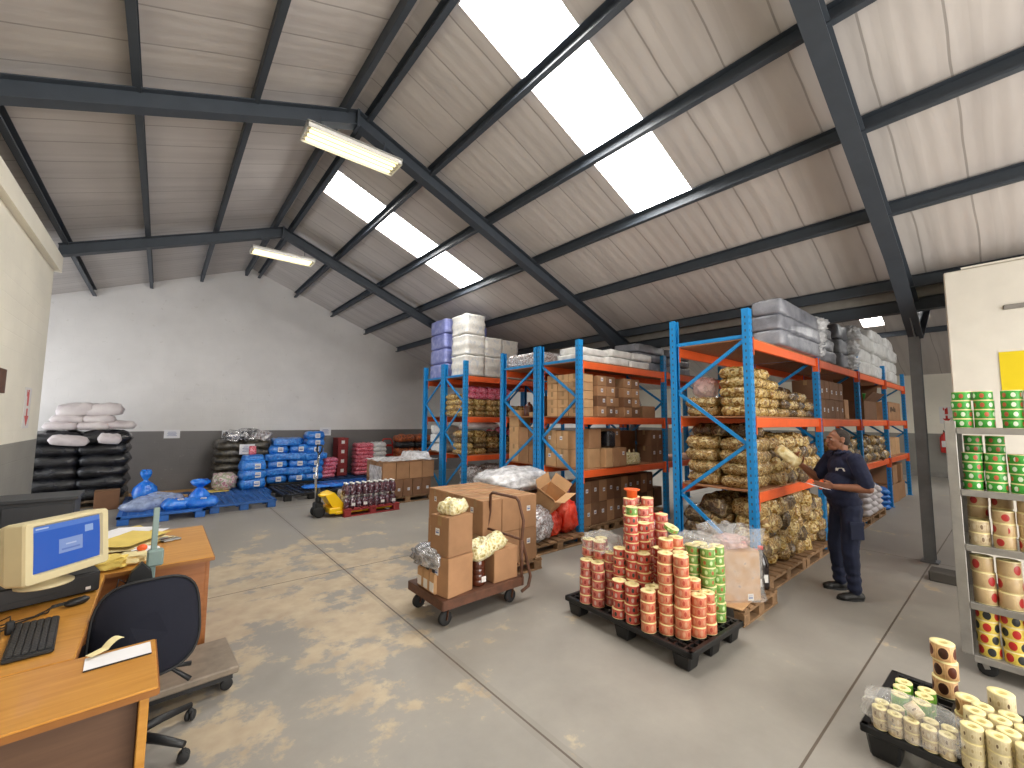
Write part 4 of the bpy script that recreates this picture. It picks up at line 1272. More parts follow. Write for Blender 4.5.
# ================================================================== back of the hall
def plastic_pallet(label, loc, rz, L, W, mat, group=None, Hh=.15):
    def parts():
        d = B()
        nx, ny = 9, 8
        # open-grid deck: border, ribs
        for y in (-W / 2 + .03, W / 2 - .03): d.box((0, y, Hh - .02), (L, .06, .04), bev=.004)
        for x in (-L / 2 + .03, L / 2 - .03): d.box((x, 0, Hh - .02), (.06, W, .04), bev=.004)
        for i in range(1, nx): d.box((-L / 2 + L * i / nx, 0, Hh - .015), (.022 if i % 3 else .07, W - .06, .025))
        for j in range(1, ny): d.box((0, -W / 2 + W * j / ny, Hh - .015), (L - .06, .018 if j % 4 else .06, .025))
        f = B(); f.box((0, 0, (Hh - .04) / 2), (.15, .13, Hh - .04), bev=.008, taper=1.0)
        return d.mesh('deck', [mat]), f.mesh('foot', [mat])
    a, f = cached(('pp', L, W, mat), parts)
    o = thing('plastic_pallet', label, 'pallet', loc, rz, group)
    link('deck', a, o)
    for x in (-L / 2 + .085, 0, L / 2 - .085):
        for y in (-W / 2 + .075, 0, W / 2 - .075): link('foot', f, o, (x, y, 0))
    return o
plastic_pallet('bright blue plastic pallet under the tied blue bags', (.13, 10.1, 0), .0, 1.2, 1.1, 'pallet_bright')
plastic_pallet('empty blue plastic pallet in front of the black-wrapped stack', (1.34, 10.3, 0), .02, 1.12, 1.1, 'pallet_blue')
plastic_pallet('blue pallet behind the tied blue bags', (.13, 11.35, 0), .0, 1.2, 1.1, 'pallet_darkblue')
plastic_pallet('blue pallet under the three-pack blue tower', (1.42, 11.5, 0), .02, 1.2, 1.1, 'pallet_blue')
plastic_pallet('dark pallet in front of the big blue pack pile', (2.68, 10.95, 0), .03, 1.15, 1.5, 'pallet_black')
plastic_pallet('black pallet under the big blue pack pile', (2.8, 12.55, 0), .0, 1.35, 1.0, 'pallet_black')
plastic_pallet('vivid blue pallet in front of the pink packs', (3.85, 11.3, 0), .03, 1.3, 1.1, 'pallet_bright')
b = B(); b.box((0, 0, .01), (1.5, .5, .02)); o = obj('flat_board', b, 'kraft_sheet'); o.location = (.25, 13.05, 0); tag(o, 'flat yellowish board lying along the foot of the back wall', 'board')
b = B(); b.box((0, 0, .005), (.45, .4, .01)); o = obj('flat_board', b, 'paper_yellow'); o.location = (1.05, 11.65, .151); tag(o, 'yellow card sheet under the pink clear bag', 'board')
# bags on the near pallets
place('tied_bag', knotbag(.20, .60, 2).mesh('bag', ['blue_bag']), 'tall tied blue bag nearest the black sack pile', 'bag', (-.16, 11.2, .15))
place('tied_bag', knotbag(.17, .46, 5, flare=.95, neck=.3).mesh('bag', ['blue_bag']), 'tied blue bag with a big round knot on the right of the blue pallet', 'bag', (.66, 10.2, .15), (.0, .0, 1))
o = place('flat_bag', pillow(.5, .34, .17, 3, bump=.3).mesh('bag', ['blue_bag']), 'slumped blue bag with white sticker, middle of the blue pallet', 'bag', (.33, 9.85, .15), (0, 0, .2))
link('sticker', cached('sticker', lambda: sticker_mesh(.055, .06)), o, (.02, -.06, .165), (-PI / 2 + .2, 0, 0), (1.6, 1, 1.1))
o = place('flat_bag', pillow(.52, .34, .16, 9, bump=.3).mesh('bag', ['blue_bag']), 'slumped blue bag with white sticker below the round knot', 'bag', (.68, 9.82, .15), (0, 0, -.1))
link('sticker', cached('sticker', None), o, (.02, -.06, .155), (-PI / 2 + .2, 0, 0), (1.6, 1, 1.1))
place('clear_bag', pillow(.98, .48, .20, 14, bump=.25, nx=20, ny=14).mesh('bag', ['blue_film']), 'long crumpled clear plastic bag on the blue pallet', 'bag', (-.02, 10.3, .15), (0, -.06, .75))
for i in range(2):
    b = B(); b.lathe([(.03, 0), (.085, 0), (.085, .1), (.03, .1)], n=16, closed=True)
    o = obj('tape_roll', b, 'kraft_sheet'); o.location = (.42 + .19 * i, 10.75, .15); tag(o, 'small tan roll behind the blue bags, %s one' % ('left', 'right')[i], 'roll')
# black sack pile with white sacks
wooden_pallet('wooden pallet under the black sack pile', (-1.2, 12.35, 0), 0, 1.5, 1.1, 'wood_grey')
gr = 'black sacks in the back corner pile'
sm = [pillow(.82, 1.05, .25, s, nx=14, ny=12, ex=.3, ey=.3, bump=.2).mesh('sack', ['black_wrap']) for s in range(3)]
for c in range(2):
    for k in range(6):
        place('black_sack', sm[(c + k) % 3], 'shiny black plastic sack in the corner pile, %s column, %s layer' % (('left', 'right')[c], layer(k, 6)), 'sack', (-1.58 + c * .72 + .02 * (k % 2), 12.3, PT + k * .222), (0, 0, .04 * ((k * 5 + c) % 3 - 1)), gr)
z0 = PT + 6 * .222 + .05
ws = [pillow(.52, .62, .16, s + 4, nx=12, ny=12, ex=.4, ey=.4, bump=.15).mesh('sack', ['sack_white']) for s in range(3)]
gr = 'white sacks on the black sack pile'
wp = [(-1.5, 12.2, 0, 'left of the bottom layer'), (-1.05, 12.2, 0, 'middle of the bottom layer'), (-.66, 12.25, .02, 'right of the bottom layer'), (-1.42, 12.25, .14, 'left of the second layer'), (-.98, 12.25, .14, 'right of the second layer'), (-1.32, 12.3, .28, 'left one on top'), (-.9, 12.3, .29, 'right one on top')]
for i, (x, y, dz, t_) in enumerate(wp):
    place('white_sack', ws[i % 3], 'white sack on the black pile, ' + t_, 'sack', (x, y, z0 + dz), (0, (-.12 if i > 4 else 0), .05 * (i % 3 - 1)), gr, (1.15, 1, 1.6) if i > 4 else None)
for i, (x, s_) in enumerate(((-1.35, 1.1), (-.78, .7))):
    place('white_sack', ws[i], 'white sack tucked between black sacks near the pile top, %s one' % ('left', 'right')[i], 'sack', (x, 11.78, z0 - .26 + .02 * i), (.25, .1, .06), gr, (s_, .5, 1.0))
carton('plain brown box standing before the black sack pile', (-.72, 11.5, 0), (.36, .3, .36), .05, 'card_dark', ())
# black wrapped stack with foil on top
wooden_pallet('wooden pallet under the foil-topped black stack', (1.62, 12.7, 0), 0, 1.2, 1.0, 'wood_grey')
sm = [pillow(.64, .92, .23, s + 11, nx=12, ny=12, ex=.3, ey=.3, bump=.25).mesh('sack', ['black_sack']) for s in range(3)]
for c in range(2):
    for k in range(6):
        place('black_sack', sm[(c + k) % 3], 'black ribbed sack in the foil-topped stack, %s column, %s layer' % (('left', 'right')[c], layer(k, 6)), 'sack', (1.32 + c * .58, 12.62, PT + k * .172), (0, 0, .04 * ((k * 7 + c) % 3 - 1)), 'black sacks in the foil-topped stack')
z0 = PT + 6 * .172 + .03
for i, (x, y, s_, m_) in enumerate(((1.42, 12.5, .42, 'foil'), (1.72, 12.6, .52, 'foil'), (2.0, 12.55, .44, 'foil_print'))):
    place('foil_pack', lump(s_, .5, .26 + .06 * (i == 1), i + 2, 3, .4, 5).mesh('foil', [m_]), 'crumpled silver foil pack on the black stack, %s' % ('left', 'middle', 'right')[i], 'pack', (x, y, z0))
o = wall_sheet('lilac-white paper taped to the front of the black stack', (1.66, 12.1, 1.03), 0, .32, .24)
# blue tower of three packs
bp = [pillow(.54, .44, .26, s + 30, nx=14, ny=10, ex=.25, ey=.28, bump=.12).mesh('pack', ['blue_pack']) for s in range(3)]
for k in range(4):
    o = place('blue_pack', bp[k % 3], 'blue pack with white sticker in the small blue tower, %s' % layer(k, 4), 'pack', (1.72, 11.62, .15 + k * .2), (0, 0, .06 * (k % 2) + .15), 'packs in the small blue tower', (1, 1, 1) if k < 3 else (.8, .8, .7))
    if k < 3: link('sticker', cached('sticker', None), o, (.05, -.215, .12), (0, 0, 0), (2.2, 1, 2))
place('small_packet', blockpack(.15, .12, .2, 3, .02, .008, 4).mesh('packet', ['pink_red']), 'small pink and white packet on top of the blue tower', 'packet', (1.7, 11.6, .93))
place('clear_bag', lump(.46, .4, .38, 8, 4, .25, 3).mesh('bag', ['candy']), 'clear bag of pink packs beside the blue tower', 'bag', (1.2, 11.72, .16))
# big blue pile
gr = 'blue packs in the big pile'
bw = [blockpack(.62, .5, .19, s + 3, .05, .02, 10, cols=7).mesh('pack', ['blue_pack']) for s in range(2)]
bs = [pillow(.48, .5, .21, s + 50, nx=14, ny=10, ex=.25, ey=.28, bump=.15).mesh('pack', ['blue_pack']) for s in range(3)]
def bluep(x, k, zz, wide, txt, y=12.35):
    me = bw[k % 2] if wide else bs[k % 3]
    o = place('blue_pack', me, 'blue pack in the big blue pile, ' + txt, 'pack', (x, y, zz), (0, 0, rn.uniform(-.05, .05)), gr)
    if not wide: link('sticker', cached('sticker', None), o, (.03, -.25, .1), (0, 0, 0), (2.2, 1, 2))
zz = .15
for k in range(5):
    bluep(2.36, k, zz + k * .185, k in (1, 3), 'left column, ' + layer(k, 5))
    bluep(2.84, k + 1, zz + k * .185, k in (1, 3), 'middle column, ' + layer(k, 5))
bluep(2.55, 0, zz + 5 * .185, True, 'left wide one on the crest'); bluep(2.74, 1, zz + 5 * .185 + .0, True, 'wide one behind on the crest', 12.8)
for k in range(7): bluep(3.24, k + 2, zz + k * .18, k in (3,), 'right column, ' + layer(k, 7))
for k in range(2):
    place('flat_bag', cached('fb', lambda: pillow(.7, .4, .07, 21, bump=.5).mesh('bag', ['blue_bag'])), 'flat empty blue bag on the dark pallets, %s one' % ('left', 'right')[k], 'bag', (2.95 + .5 * k, 10.75, .16 + .0 * k), (0, 0, .3 * k))
# pink and red goods
pm = [pillow(.4, .4, .13, s + 5, nx=12, ny=9, ex=.3, ey=.3, bump=.2, packs=(3, 2)).mesh('pack', ['pink_pack']) for s in range(2)]
wooden_pallet('pallet under the pink packs and red crates', (4.3, 12.75, 0), 0, 1.9, 1.0, 'pallet_darkblue')
for k in range(5):
    place('pink_pack', pm[k % 2], 'pink pack in the short pile right of the blue pile, %s' % layer(k, 5), 'pack', (3.68 + .02 * k, 12.6, PT + k * .105), (0, 0, .1 * (k % 2)), 'pink packs in the short pile')
def crate(label, loc, dims, mat, group):
    L, W, Hh = dims
    b = B()
    T = .012
    b.box((0, 0, T / 2), (L, W, T))
    for s in (-1, 1):
        b.box((0, s * (W / 2 - T / 2), Hh / 2), (L, T, Hh)); b.box((s * (L / 2 - T / 2), 0, Hh / 2), (T, W, Hh))
        b.box((0, s * W / 2, Hh - .015), (L + .02, .02, .03)); b.box((s * L / 2, 0, Hh - .015), (.02, W + .02, .03))
        for i in range(4): b.box((-L / 2 + L * (i + .5) / 4, s * (W / 2 + .004), Hh / 2), (.014, .01, Hh * .9))
    b.box((0, -W / 2 - .008, Hh * .55), (L * .3, .004, Hh * .35), 1)
    o = obj('plastic_crate', b, [mat, 'label_white']); o.location = loc
    return tag(o, label, 'crate', group)
for k in range(4): crate('red plastic crate in the tall crate stack by the back wall, %s' % layer(k, 4), (4.12, 12.85, PT + k * .272), (.3, .42, .27), 'red_paint', 'red crates by the back wall')
pr = [pillow(.58, .5, .14, s + 15, nx=14, ny=10, ex=.3, ey=.3, bump=.2, packs=(4, 2)).mesh('pack', ['pink_red', ]) for s in range(2)]
for k in range(8): place('pink_pack', pr[k % 2], 'crimson pink pack in the tall pile by the red crates, %s' % layer(k, 8), 'pack', (4.72 + .01 * (k % 2), 12.7, PT + k * .113), (0, 0, .05 * (k % 3 - 1)), 'crimson packs in the tall pile')
wooden_pallet('pallet under the white packs by the red hand truck', (5.35, 12.9, 0), 0, .9, .9, 'wood_grey')
for k in range(7): place('white_pack', cached(('wpk', k % 2), lambda: pillow(.46, .5, .16, k + 25, nx=12, ny=9, ex=.3, ey=.3, bump=.25).mesh('pack', ['white_pack'])), 'white and silver pack in the pile beside the red hand truck, %s' % layer(k, 7), 'pack', (5.18, 12.7, PT + k * .13), (0, 0, .06 * (k % 3 - 1)), 'white packs by the hand truck')
# red hand truck
o = thing('hand_truck', 'red two-wheel hand truck leaning by the back wall', 'trolley', (5.62, 12.75, 0))
b = B(); b.tube([(-.17, .1, .12), (-.17, .25, 1.05), (-.12, .28, 1.15), (.12, .28, 1.15), (.17, .25, 1.05), (.17, .1, .12)], .022); obj('frame_tube', b, 'signal_red', o)
b = B()
for zz_ in (.35, .65, .95): b.box((0, .1 + (zz_ - .12) * .16, zz_), (.34, .02, .06))
obj('cross_plate', b, 'signal_red', o)
b = B(); b.box((0, -.02, .012), (.38, .24, .012)); obj('toe_plate', b, 'signal_red', o)
for s in (-1, 1):
    b = B(); b.lathe([(0, -.03), (.08, -.03), (.11, -.02), (.11, .02), (.08, .03), (0, .03)], n=18, mtx=Matrix.Translation((s * .22, .16, .11)) @ Matrix.Rotation(PI / 2, 4, 'Y')); obj('wheel', b, 'black_rubber', o)
# orange netted sacks
wooden_pallet('pallet under the orange netted sacks', (6.2, 12.6, 0), 0, 1.2, 1.0, 'wood_grey')
on = [pillow(.56, .6, .22, s + 35, nx=12, ny=10, ex=.35, ey=.35, bump=.25).mesh('sack', ['orange_net']) for s in range(2)]
for c in range(2):
    for k in range(6):
        if k == 4 and True:
            place('black_sack', cached('bks', lambda: pillow(.58, .62, .24, 77, bump=.2).mesh('sack', ['black_wrap'])), 'black sack near the top of the orange net sacks, %s one' % ('left', 'right')[c], 'sack', (5.92 + c * .56, 12.45, PT + k * .185), (0, 0, 0)); continue
        place('net_sack', on[(c + k) % 2], 'orange netted sack by the back wall, %s column, %s layer' % (('left', 'right')[c], layer(k, 6)), 'sack', (5.92 + c * .56, 12.45, PT + k * .185 + (.02 if k == 5 else 0)), (0, 0, .05 * (k % 3 - 1)), 'orange net sacks by the back wall')

# ------------------------------------------------------------------ wrapped carton wall beside the rear racks
wooden_pallet('wooden pallet under the wrapped carton wall', (4.22, 9.05, 0), .0, 1.25, .95, 'wood_pallet')
for i in range(4):
    carton('narrow brown carton in the lower course of the wrapped carton wall, %s from the left' % NTH[i], (3.98 + i * .225, 8.72, PT), (.215, .3, .36), 0, 'card_dark', [('-y', .1, -.1)], 'lower cartons of the carton wall')
    carton('wide brown carton in the upper course of the wrapped carton wall, %s from the left' % NTH[i], (3.78 + i * .305, 8.78, PT + .365), (.295, .4, .36), 0, 'card', [], 'upper cartons of the carton wall')
    carton('brown carton at the back of the wrapped carton wall, %s from the left' % NTH[i], (3.78 + i * .305, 9.25, PT + (.365 if i else .365)), (.295, .45, .36), 0, 'card', [], 'rear cartons of the carton wall')
    carton('brown carton low at the back of the wrapped carton wall, %s from the left' % NTH[i], (3.78 + i * .305, 9.25, PT), (.295, .45, .36), 0, 'card_dark', [], 'rear cartons of the carton wall')
o = thing('plastic_wrap', 'crumpled clear wrap hanging over the left end of the carton wall', 'wrap', (0, 0, 0))
b = drape(3.58, 4.9, 8.5, 9.5, lambda x, y: PT + .735 + (.12 if x > 4.45 and y > 8.9 else 0), 26, 18, 4, .03); obj('top_film', b, 'milky_film', o)
b = B()
g = drape(-.75, 0, -.2, .55, lambda x, y: 0, 14, 14, 8, .02)
g.bm.transform(Matrix.Translation((3.60, 9.2, .62)) @ Matrix.Rotation(PI / 2, 4, 'Z') @ Matrix.Rotation(-PI / 2, 4, 'X') @ Matrix.Scale(.9, 4)); obj('side_film', g, 'milky_film', o)
# ------------------------------------------------------------------ red pallet with dark jars, and the yellow pallet truck under it
wooden_pallet('red-painted wooden pallet carrying dark jars', (3.2, 8.28, .0), .04, 1.1, .62, 'red_paint')
def jar_parts():
    b = B(); b.lathe([(0, 0), (.050, 0), (.054, .01), (.054, .12), (.042, .165), (.024, .18), (.024, .2), (0, .2)], n=12)
    c = B(); c.lathe([(0, .2), (.028, .2), (.028, .225), (0, .227)], n=10)
    l = B(); l.box((0, -.055, .065), (.07, .003, .05))
    return b.mesh('jar', ['dark_jar']), c.mesh('cap', ['cap_white']), l.mesh('label', ['label_white'])
jb, jc, jl_ = jar_parts()
for k in range(2):
    for j in range(2):
        for i in range(9):
            if k == 0 and j == 1: continue
            o = place('glass_jar', jb, 'dark jar on the red pallet, %s layer, %s row, %s from the truck' % (('lower', 'upper')[k], ('front', 'back')[j], NTH[i]), 'jar', (2.73 + i * .113, 8.06 + j * .115, PT + k * .232), (0, 0, .2 * i), 'dark jars on the red pallet')
            link('cap', jc, o)
            if k == 0 and i in (1, 3, 6, 8): link('label', jl_, o, (0, 0, 0), (0, 0, -.2 * i))
for i in range(3):
    place('jar_pack', cached(('jp', i), lambda: blockpack(.28, .3, .3, i + 3, .05, .03, 7).mesh('pack', ['foil_print'])), 'clear-wrapped pack of jars behind the front rows on the red pallet, %s' % ('left', 'middle', 'right')[i], 'pack', (2.86 + i * .32, 8.42, PT), (0, 0, .1))
o = thing('pallet_truck', 'yellow hand pallet truck with its forks under the red pallet', 'pallet truck', (2.36, 8.3, 0), .04)
b = B()
for s in (-1, 1):
    b.box((.75, s * .18, .075), (1.15, .16, .05), bev=.008); b.box((1.32, s * .18, .062), (.08, .12, .03), bev=.008)
obj('fork', b, 'truck_yellow', o)
b = B()
b.prism([(.0, .40), (.16, .44), (.42, .12), (.42, .05), (.22, .05), (.06, .30)], -.2, .2, 0, Matrix.Rotation(PI / 2, 4, 'X'))
b.box((.17, 0, .12), (.2, .5, .1), bev=.01)
b.box((.03, 0, .40), (.22, .3, .05), bev=.015)
obj('chassis', b, 'truck_yellow', o)
b = B(); b.lathe([(0, 0), (.05, 0), (.05, .28), (.03, .3), (.03, .38), (0, .38)], n=14, c=(-.06, 0, .14)); b.box((-.06, 0, .2), (.14, .2, .14), bev=.02); obj('pump', b, 'black_plastic', o)
b = B(); b.tube([(-.1, 0, .32), (-.12, 0, .7), (-.08, 0, 1.15)], .022); obj('handle_shaft', b, 'chrome', o)
b = B(); b.tube([(-.08, -.0, 1.13), (-.08, -.13, 1.2), (-.07, -.14, 1.3), (-.07, .14, 1.3), (-.08, .13, 1.2), (-.08, 0, 1.13)], .016); obj('grip', b, 'black_plastic', o)
for s in (-1, 1):
    b = B(); b.lathe([(0, -.03), (.06, -.03), (.1, -.025), (.1, .025), (.06, .03), (0, .03)], n=20, mtx=Matrix.Translation((-.06, s * .085, .1)) @ Matrix.Rotation(PI / 2, 4, 'X')); obj('steer_wheel', b, 'black_rubber', o)
    b = B(); b.lathe([(0, -.05), (.04, -.05), (.04, .05), (0, .05)], n=14, mtx=Matrix.Translation((1.2, s * .18, .04)) @ Matrix.Rotation(PI / 2, 4, 'X')); obj('load_roller', b, 'cap_white', o)
# ================================================================== big carton stack
wooden_pallet('wooden pallet under the big square carton stack', (3.20, 4.44, 0), 0, .95, 1.25, 'wood_pallet')
cw, cd, ch = .265, .30, .376
for i in range(3):
    for j in range(4):
        for k in range(2):
            if k == 0 and not (i in (0, 2) or j == 0 or j == 3): continue
            st = []
            if i == 0: st.append(('-x', rn.uniform(-.2, .2), .18))
            if j == 0 and i == 2: st.append(('-y', .0, .1))
            carton('brown carton in the big square stack behind the cart, %s column, %s row back, %s' % (NTH[i], NTH[j], ('lower', 'upper')[k]), (2.775 + (i + .5) * (cw + .004) + rn.uniform(-.003, .003), 3.82 + (j + .5) * (cd + .004), PT + k * (ch + .004)), (cw, cd, ch), rn.uniform(-.008, .008), 'card', st, 'cartons in the big square stack')
# ------------------------------------------------------------------ platform cart
ZD = .24
o = thing('platform_cart', 'rusty brown flatbed cart with a tube handle, loaded with cartons', 'cart', (2.41, 3.57, 0), .02)
CL, CW = .93, .63
b = B(); b.box((0, 0, ZD - .006), (CL, CW, .012))
for y in (-CW / 2, CW / 2): b.box((0, y, ZD - .04), (CL, .012, .08), bev=.002)
for x in (-CL / 2, CL / 2): b.box((x, 0, ZD - .04), (.012, CW, .08), bev=.002)
for x in (-.25, .25): b.box((x, 0, ZD - .03), (.04, CW, .04))
obj('deck', b, 'rust_brown', o)
for x in (-CL / 2 + .09, CL / 2 - .09):
    for y in (-CW / 2 + .08, CW / 2 - .08):
        c = link('caster', None, o, (x, y, 0))
        b = B(); b.lathe([(0, -.018), (.045, -.018), (.062, -.014), (.062, .014), (.045, .018), (0, .018)], n=18, mtx=Matrix.Translation((-.02, 0, .062)) @ Matrix.Rotation(PI / 2, 4, 'X')); obj('wheel', b, 'black_rubber', c)
        b = B()
        for s in (-1, 1): b.bar((-.02, s * .024, .05), (.0, s * .024, .15), .03, .004)
        b.box((0, 0, .156), (.08, .08, .008)); obj('fork', b, 'rust_brown', c)
def hx(x, y): return x + .02 * (y)
b = B()
ya, yb = -.31, .26
xh = CL / 2 - .02
b.tube([(xh, ya, .10), (xh + .09, ya, .13), (xh + .12, ya, .22), (xh + .06, ya, .42), (xh + .0, ya, .60), (xh + .03, ya + .01, .78), (xh - .0, ya + .05, .97), (xh, ya + .09, 1.0), (xh, yb - .09, 1.0), (xh - .0, yb - .05, .97), (xh + .03, yb - .01, .78), (xh, yb, .60), (xh + .0, yb, .16)], .016, n=10)
b.tube([(xh, ya, .16), (xh, ya, .60)], .016, n=10)
b.tube([(xh, ya, .60), (xh, yb, .60)], .013, n=8)
obj('push_handle', b, 'rust_brown', o)
carton('lower of two cartons stacked on the cart corner', (2.13, 3.42, ZD), (.30, .27, .335), .18, 'card', [('-x', .1, .1)])
carton('upper of two cartons stacked on the cart corner', (2.13, 3.42, ZD + .34), (.29, .26, .345), .16, 'card', [('-x', .1, .1)])
place('pasta_bag', pillow(.27, .22, .12, 5, nx=16, ny=12, bump=.4).mesh('bag', ['pasta_bag']), 'small clear bag of yellow pasta on top of the stacked cart cartons', 'bag', (2.15, 3.44, ZD + .688), (0, 0, .4))
carton('single brown carton at the handle end of the cart', (2.68, 3.40, ZD), (.30, .21, .30), .03, 'card', ())
place('pasta_bag', pillow(.46, .26, .14, 8, nx=18, ny=12, bump=.45).mesh('bag', ['pasta_bag']), 'long clear bag of yellow pasta leaning on the single cart carton', 'bag', (2.52, 3.41, ZD + .27), (0, -.22, .12))
o = thing('syrup_jar', 'big ribbed brown plastic jar between the cart cartons', 'jar', (2.41, 3.39, ZD))
b = B(); b.lathe([(0, 0), (.062, 0), (.07, .012), (.07, .05), (.066, .055), (.07, .06), (.07, .1), (.066, .105), (.07, .11), (.07, .15), (.066, .155), (.07, .16), (.07, .2), (.055, .245), (.035, .265), (.035, .28), (0, .28)], n=20); obj('jar_body', b, 'brown_syrup', o)
b = B(); b.lathe([(0, .28), (.04, .28), (.04, .305), (0, .307)], n=18); obj('screw_cap', b, 'cap_white', o)
b = B(); b.box((0.02, -.071, .06), (.05, .004, .05)); obj('label', b, 'label_white', o)
for i in range(2):
    for j in range(3):
        o = thing('sauce_jar', 'square brown jar under the foil bag on the cart, %s row, %s' % (('outer', 'inner')[i], ('front', 'middle', 'rear')[j]), 'jar', (2.0 + i * .1, 3.46 + j * .115, ZD), 0, 'jars under the foil bag')
        b = B(); b.box((0, 0, .09), (.09, .1, .18), bev=.012); obj('jar_body', b, 'card_light', o)
        b = B(); b.lathe([(0, .18), (.036, .18), (.04, .185), (.04, .21), (0, .212)], n=14); obj('lid', b, 'black_plastic', o)
        b = B(); b.box((-.046, 0, .06), (.003, .07, .08)); obj('label', b, 'label_white', o)
place('foil_pack', lump(.34, .44, .19, 31, 4, .16, 4).mesh('foil', ['foil']), 'crumpled silver foil bag on the small jars of the cart', 'bag', (2.05, 3.58, ZD + .20), (0, 0, .2))
# ------------------------------------------------------------------ pallet with foil bag, red bags, open carton, plastic heap
wooden_pallet('worn wooden pallet under the foil bag and red bags', (4.38, 4.78, 0), 0, 1.15, 1.2, 'wood_pallet')
carton('brown carton hidden under the plastic heap, near one', (4.1, 5.05, PT), (.42, .5, .55), 0, 'card_dark', ())
carton('brown carton hidden under the plastic heap, far one', (4.56, 5.05, PT), (.42, .5, .55), 0, 'card_dark', ())
place('foil_bag', lump(.50, .36, .46, 44, 4, .22, 3, .8).mesh('bag', ['foil_print']), 'silver printed bag slumped at the pallet corner by the cart handle', 'bag', (4.06, 4.34, PT), (0, 0, .3))
place('red_bag', lump(.36, .34, .50, 94, 4, .2, 2.5, .85).mesh('bag', ['red_bag']), 'tall bright red plastic bag against the racking post', 'bag', (4.72, 4.42, PT), (0, 0, 0))
place('red_bag', lump(.30, .30, .36, 97, 4, .2, 2.5, .85).mesh('bag', ['red_bag']), 'shorter red plastic bag beside the foil bag', 'bag', (4.42, 4.42, PT), (0, 0, .8))
open_carton('tilted open carton with spread flaps on top of the red bags', (4.40, 4.48, .58), (.36, .30, .24), 0, 'card_light', (2.5, 2.2, 2.3, 2.1), rot=(.55, -.25, .25))
o = thing('plastic_heap', 'big heap of white crumpled plastic bags behind the open carton', 'bag', (4.25, 5.1, .70))
obj('heap', lump(1.25, .85, .36, 52, 4, .22, 3, .9), 'milky_film', o)
obj('contents', lump(.8, .5, .22, 53, 4, .3, 4), 'foil_print', o, (-.05, -.1, .02))

# ================================================================== black pallet of label rolls
def nest_pallet(name, label, loc, rz, L, W, Hh=.155):
    o = thing(name, label, 'pallet', loc, rz)
    d = B()
    for y in (-W / 2 + .02, W / 2 - .02): d.box((0, y, Hh - .022), (L, .04, .044), bev=.006)
    for x in (-L / 2 + .02, L / 2 - .02): d.box((x, 0, Hh - .022), (.04, W, .044), bev=.006)
    n = int(L / .075); m = int(W / .075)
    for i in range(1, n): d.box((-L / 2 + L * i / n, 0, Hh - .016), (.012, W - .04, .03))
    for j in range(1, m): d.box((0, -W / 2 + W * j / m, Hh - .016), (L - .04, .012, .03))
    obj('deck', d, 'pallet_black', o)
    for x in (-L / 2 + .10, 0, L / 2 - .10):
        for y in (-W / 2 + .09, 0, W / 2 - .09):
            f = B(); f.box((0, 0, (Hh - .04) / 2), (.15, .15, Hh - .04), bev=.014)
            for v in f.bm.verts:
                if v.co.z < .04: v.co.x *= .82; v.co.y *= .82
            obj('foot', f, 'pallet_black', o, (x, y, 0))
    return o
nest_pallet('plastic_pallet', 'black plastic grid pallet carrying the pink and green label rolls', (3.42, 2.20, 0), PI / 2 - .03, 1.26, .82)
def roll_mesh(r, h, mat, ri=.48):
    b = B()
    b.lathe([(r * ri, 0), (r * .985, 0), (r, .0015), (r, h - .0015), (r * .985, h), (r * ri, h), (r * (ri - .06), h - .002), (r * (ri - .06), .002)], n=20, mats=[1, 1, 0, 1, 1, 1, 1, 1], closed=True)
    return b.mesh('label_roll', [mat, 'core_cream'])
def rolls(x, y, z, n, mat, where, r=.058, h=.1, group=None, jit=.006, hs=None):
    me = cached(('roll', r, h, mat), lambda: roll_mesh(r, h, mat))
    for k in range(n):
        place('label_roll', me, where + (', %s of %d' % (layer(k, n), n) if n > 1 else ''), 'roll', (x + rn.uniform(-jit, jit), y + rn.uniform(-jit, jit), z + k * (h + .0005)), (0, 0, rn.uniform(0, 6.28)), group)
ZP = .156
HR = .075
g = 'salmon label rolls under the clear bag'
for i, (x, y, n) in enumerate(((3.08, 2.62, 5), (3.10, 2.50, 5), (3.20, 2.56, 7), (3.19, 2.68, 7), (3.22, 2.45, 6), (3.31, 2.62, 7))):
    rolls(x, y, ZP, n, 'roll_salmon', 'salmon label roll, left bagged cluster, %s column' % NTH[i], h=HR, group=g)
o = thing('clear_bag', 'crumpled clear bag pulled over the left salmon roll cluster', 'bag', (3.22, 2.55, .60))
obj('film', lump(.30, .32, .16, 61, 4, .3, 4), 'clear_film', o)
g = 'red label rolls in the tall tower'
for i, (x, y, n) in enumerate(((3.07, 2.25, 4), (3.08, 2.13, 4), (3.18, 2.32, 7), (3.19, 2.20, 11), (3.21, 2.11, 7), (3.30, 2.29, 11), (3.31, 2.17, 10))):
    rolls(x, y, ZP, n, 'roll_red', 'red label roll, tall left tower, %s column' % NTH[i], h=HR, group=g)
rolls(3.19, 2.20, ZP + 11 * .0755, 1, 'roll_green', 'single green label roll crowning the tall red tower', h=.07, r=.05)
def roll_mass(label, cols, mat):
    """dense block of rolls too many to count"""
    b = B()
    for (x, y, n) in cols:
        for k in range(n):
            r_ = .058; z_ = ZP + k * .0755
            b.lathe([(r_ * .45, 0), (r_ * .985, 0), (r_, .0015), (r_, HR - .0015), (r_ * .985, HR), (r_ * .45, HR)], n=18, c=(x + rn.uniform(-.005, .005), y + rn.uniform(-.005, .005), z_), mats=[1, 1, 0, 1, 1, 1], closed=True)
    o = obj('label_rolls', b, [mat, 'core_cream']); o['kind'] = 'stuff'
    return tag(o, label, 'rolls')
roll_mass('packed red label rolls of the tallest tower at the pallet back', ((3.50, 2.44, 12), (3.62, 2.47, 12), (3.54, 2.32, 11), (3.66, 2.35, 12), (3.76, 2.26, 10), (3.74, 2.42, 11)), 'roll_salmon')
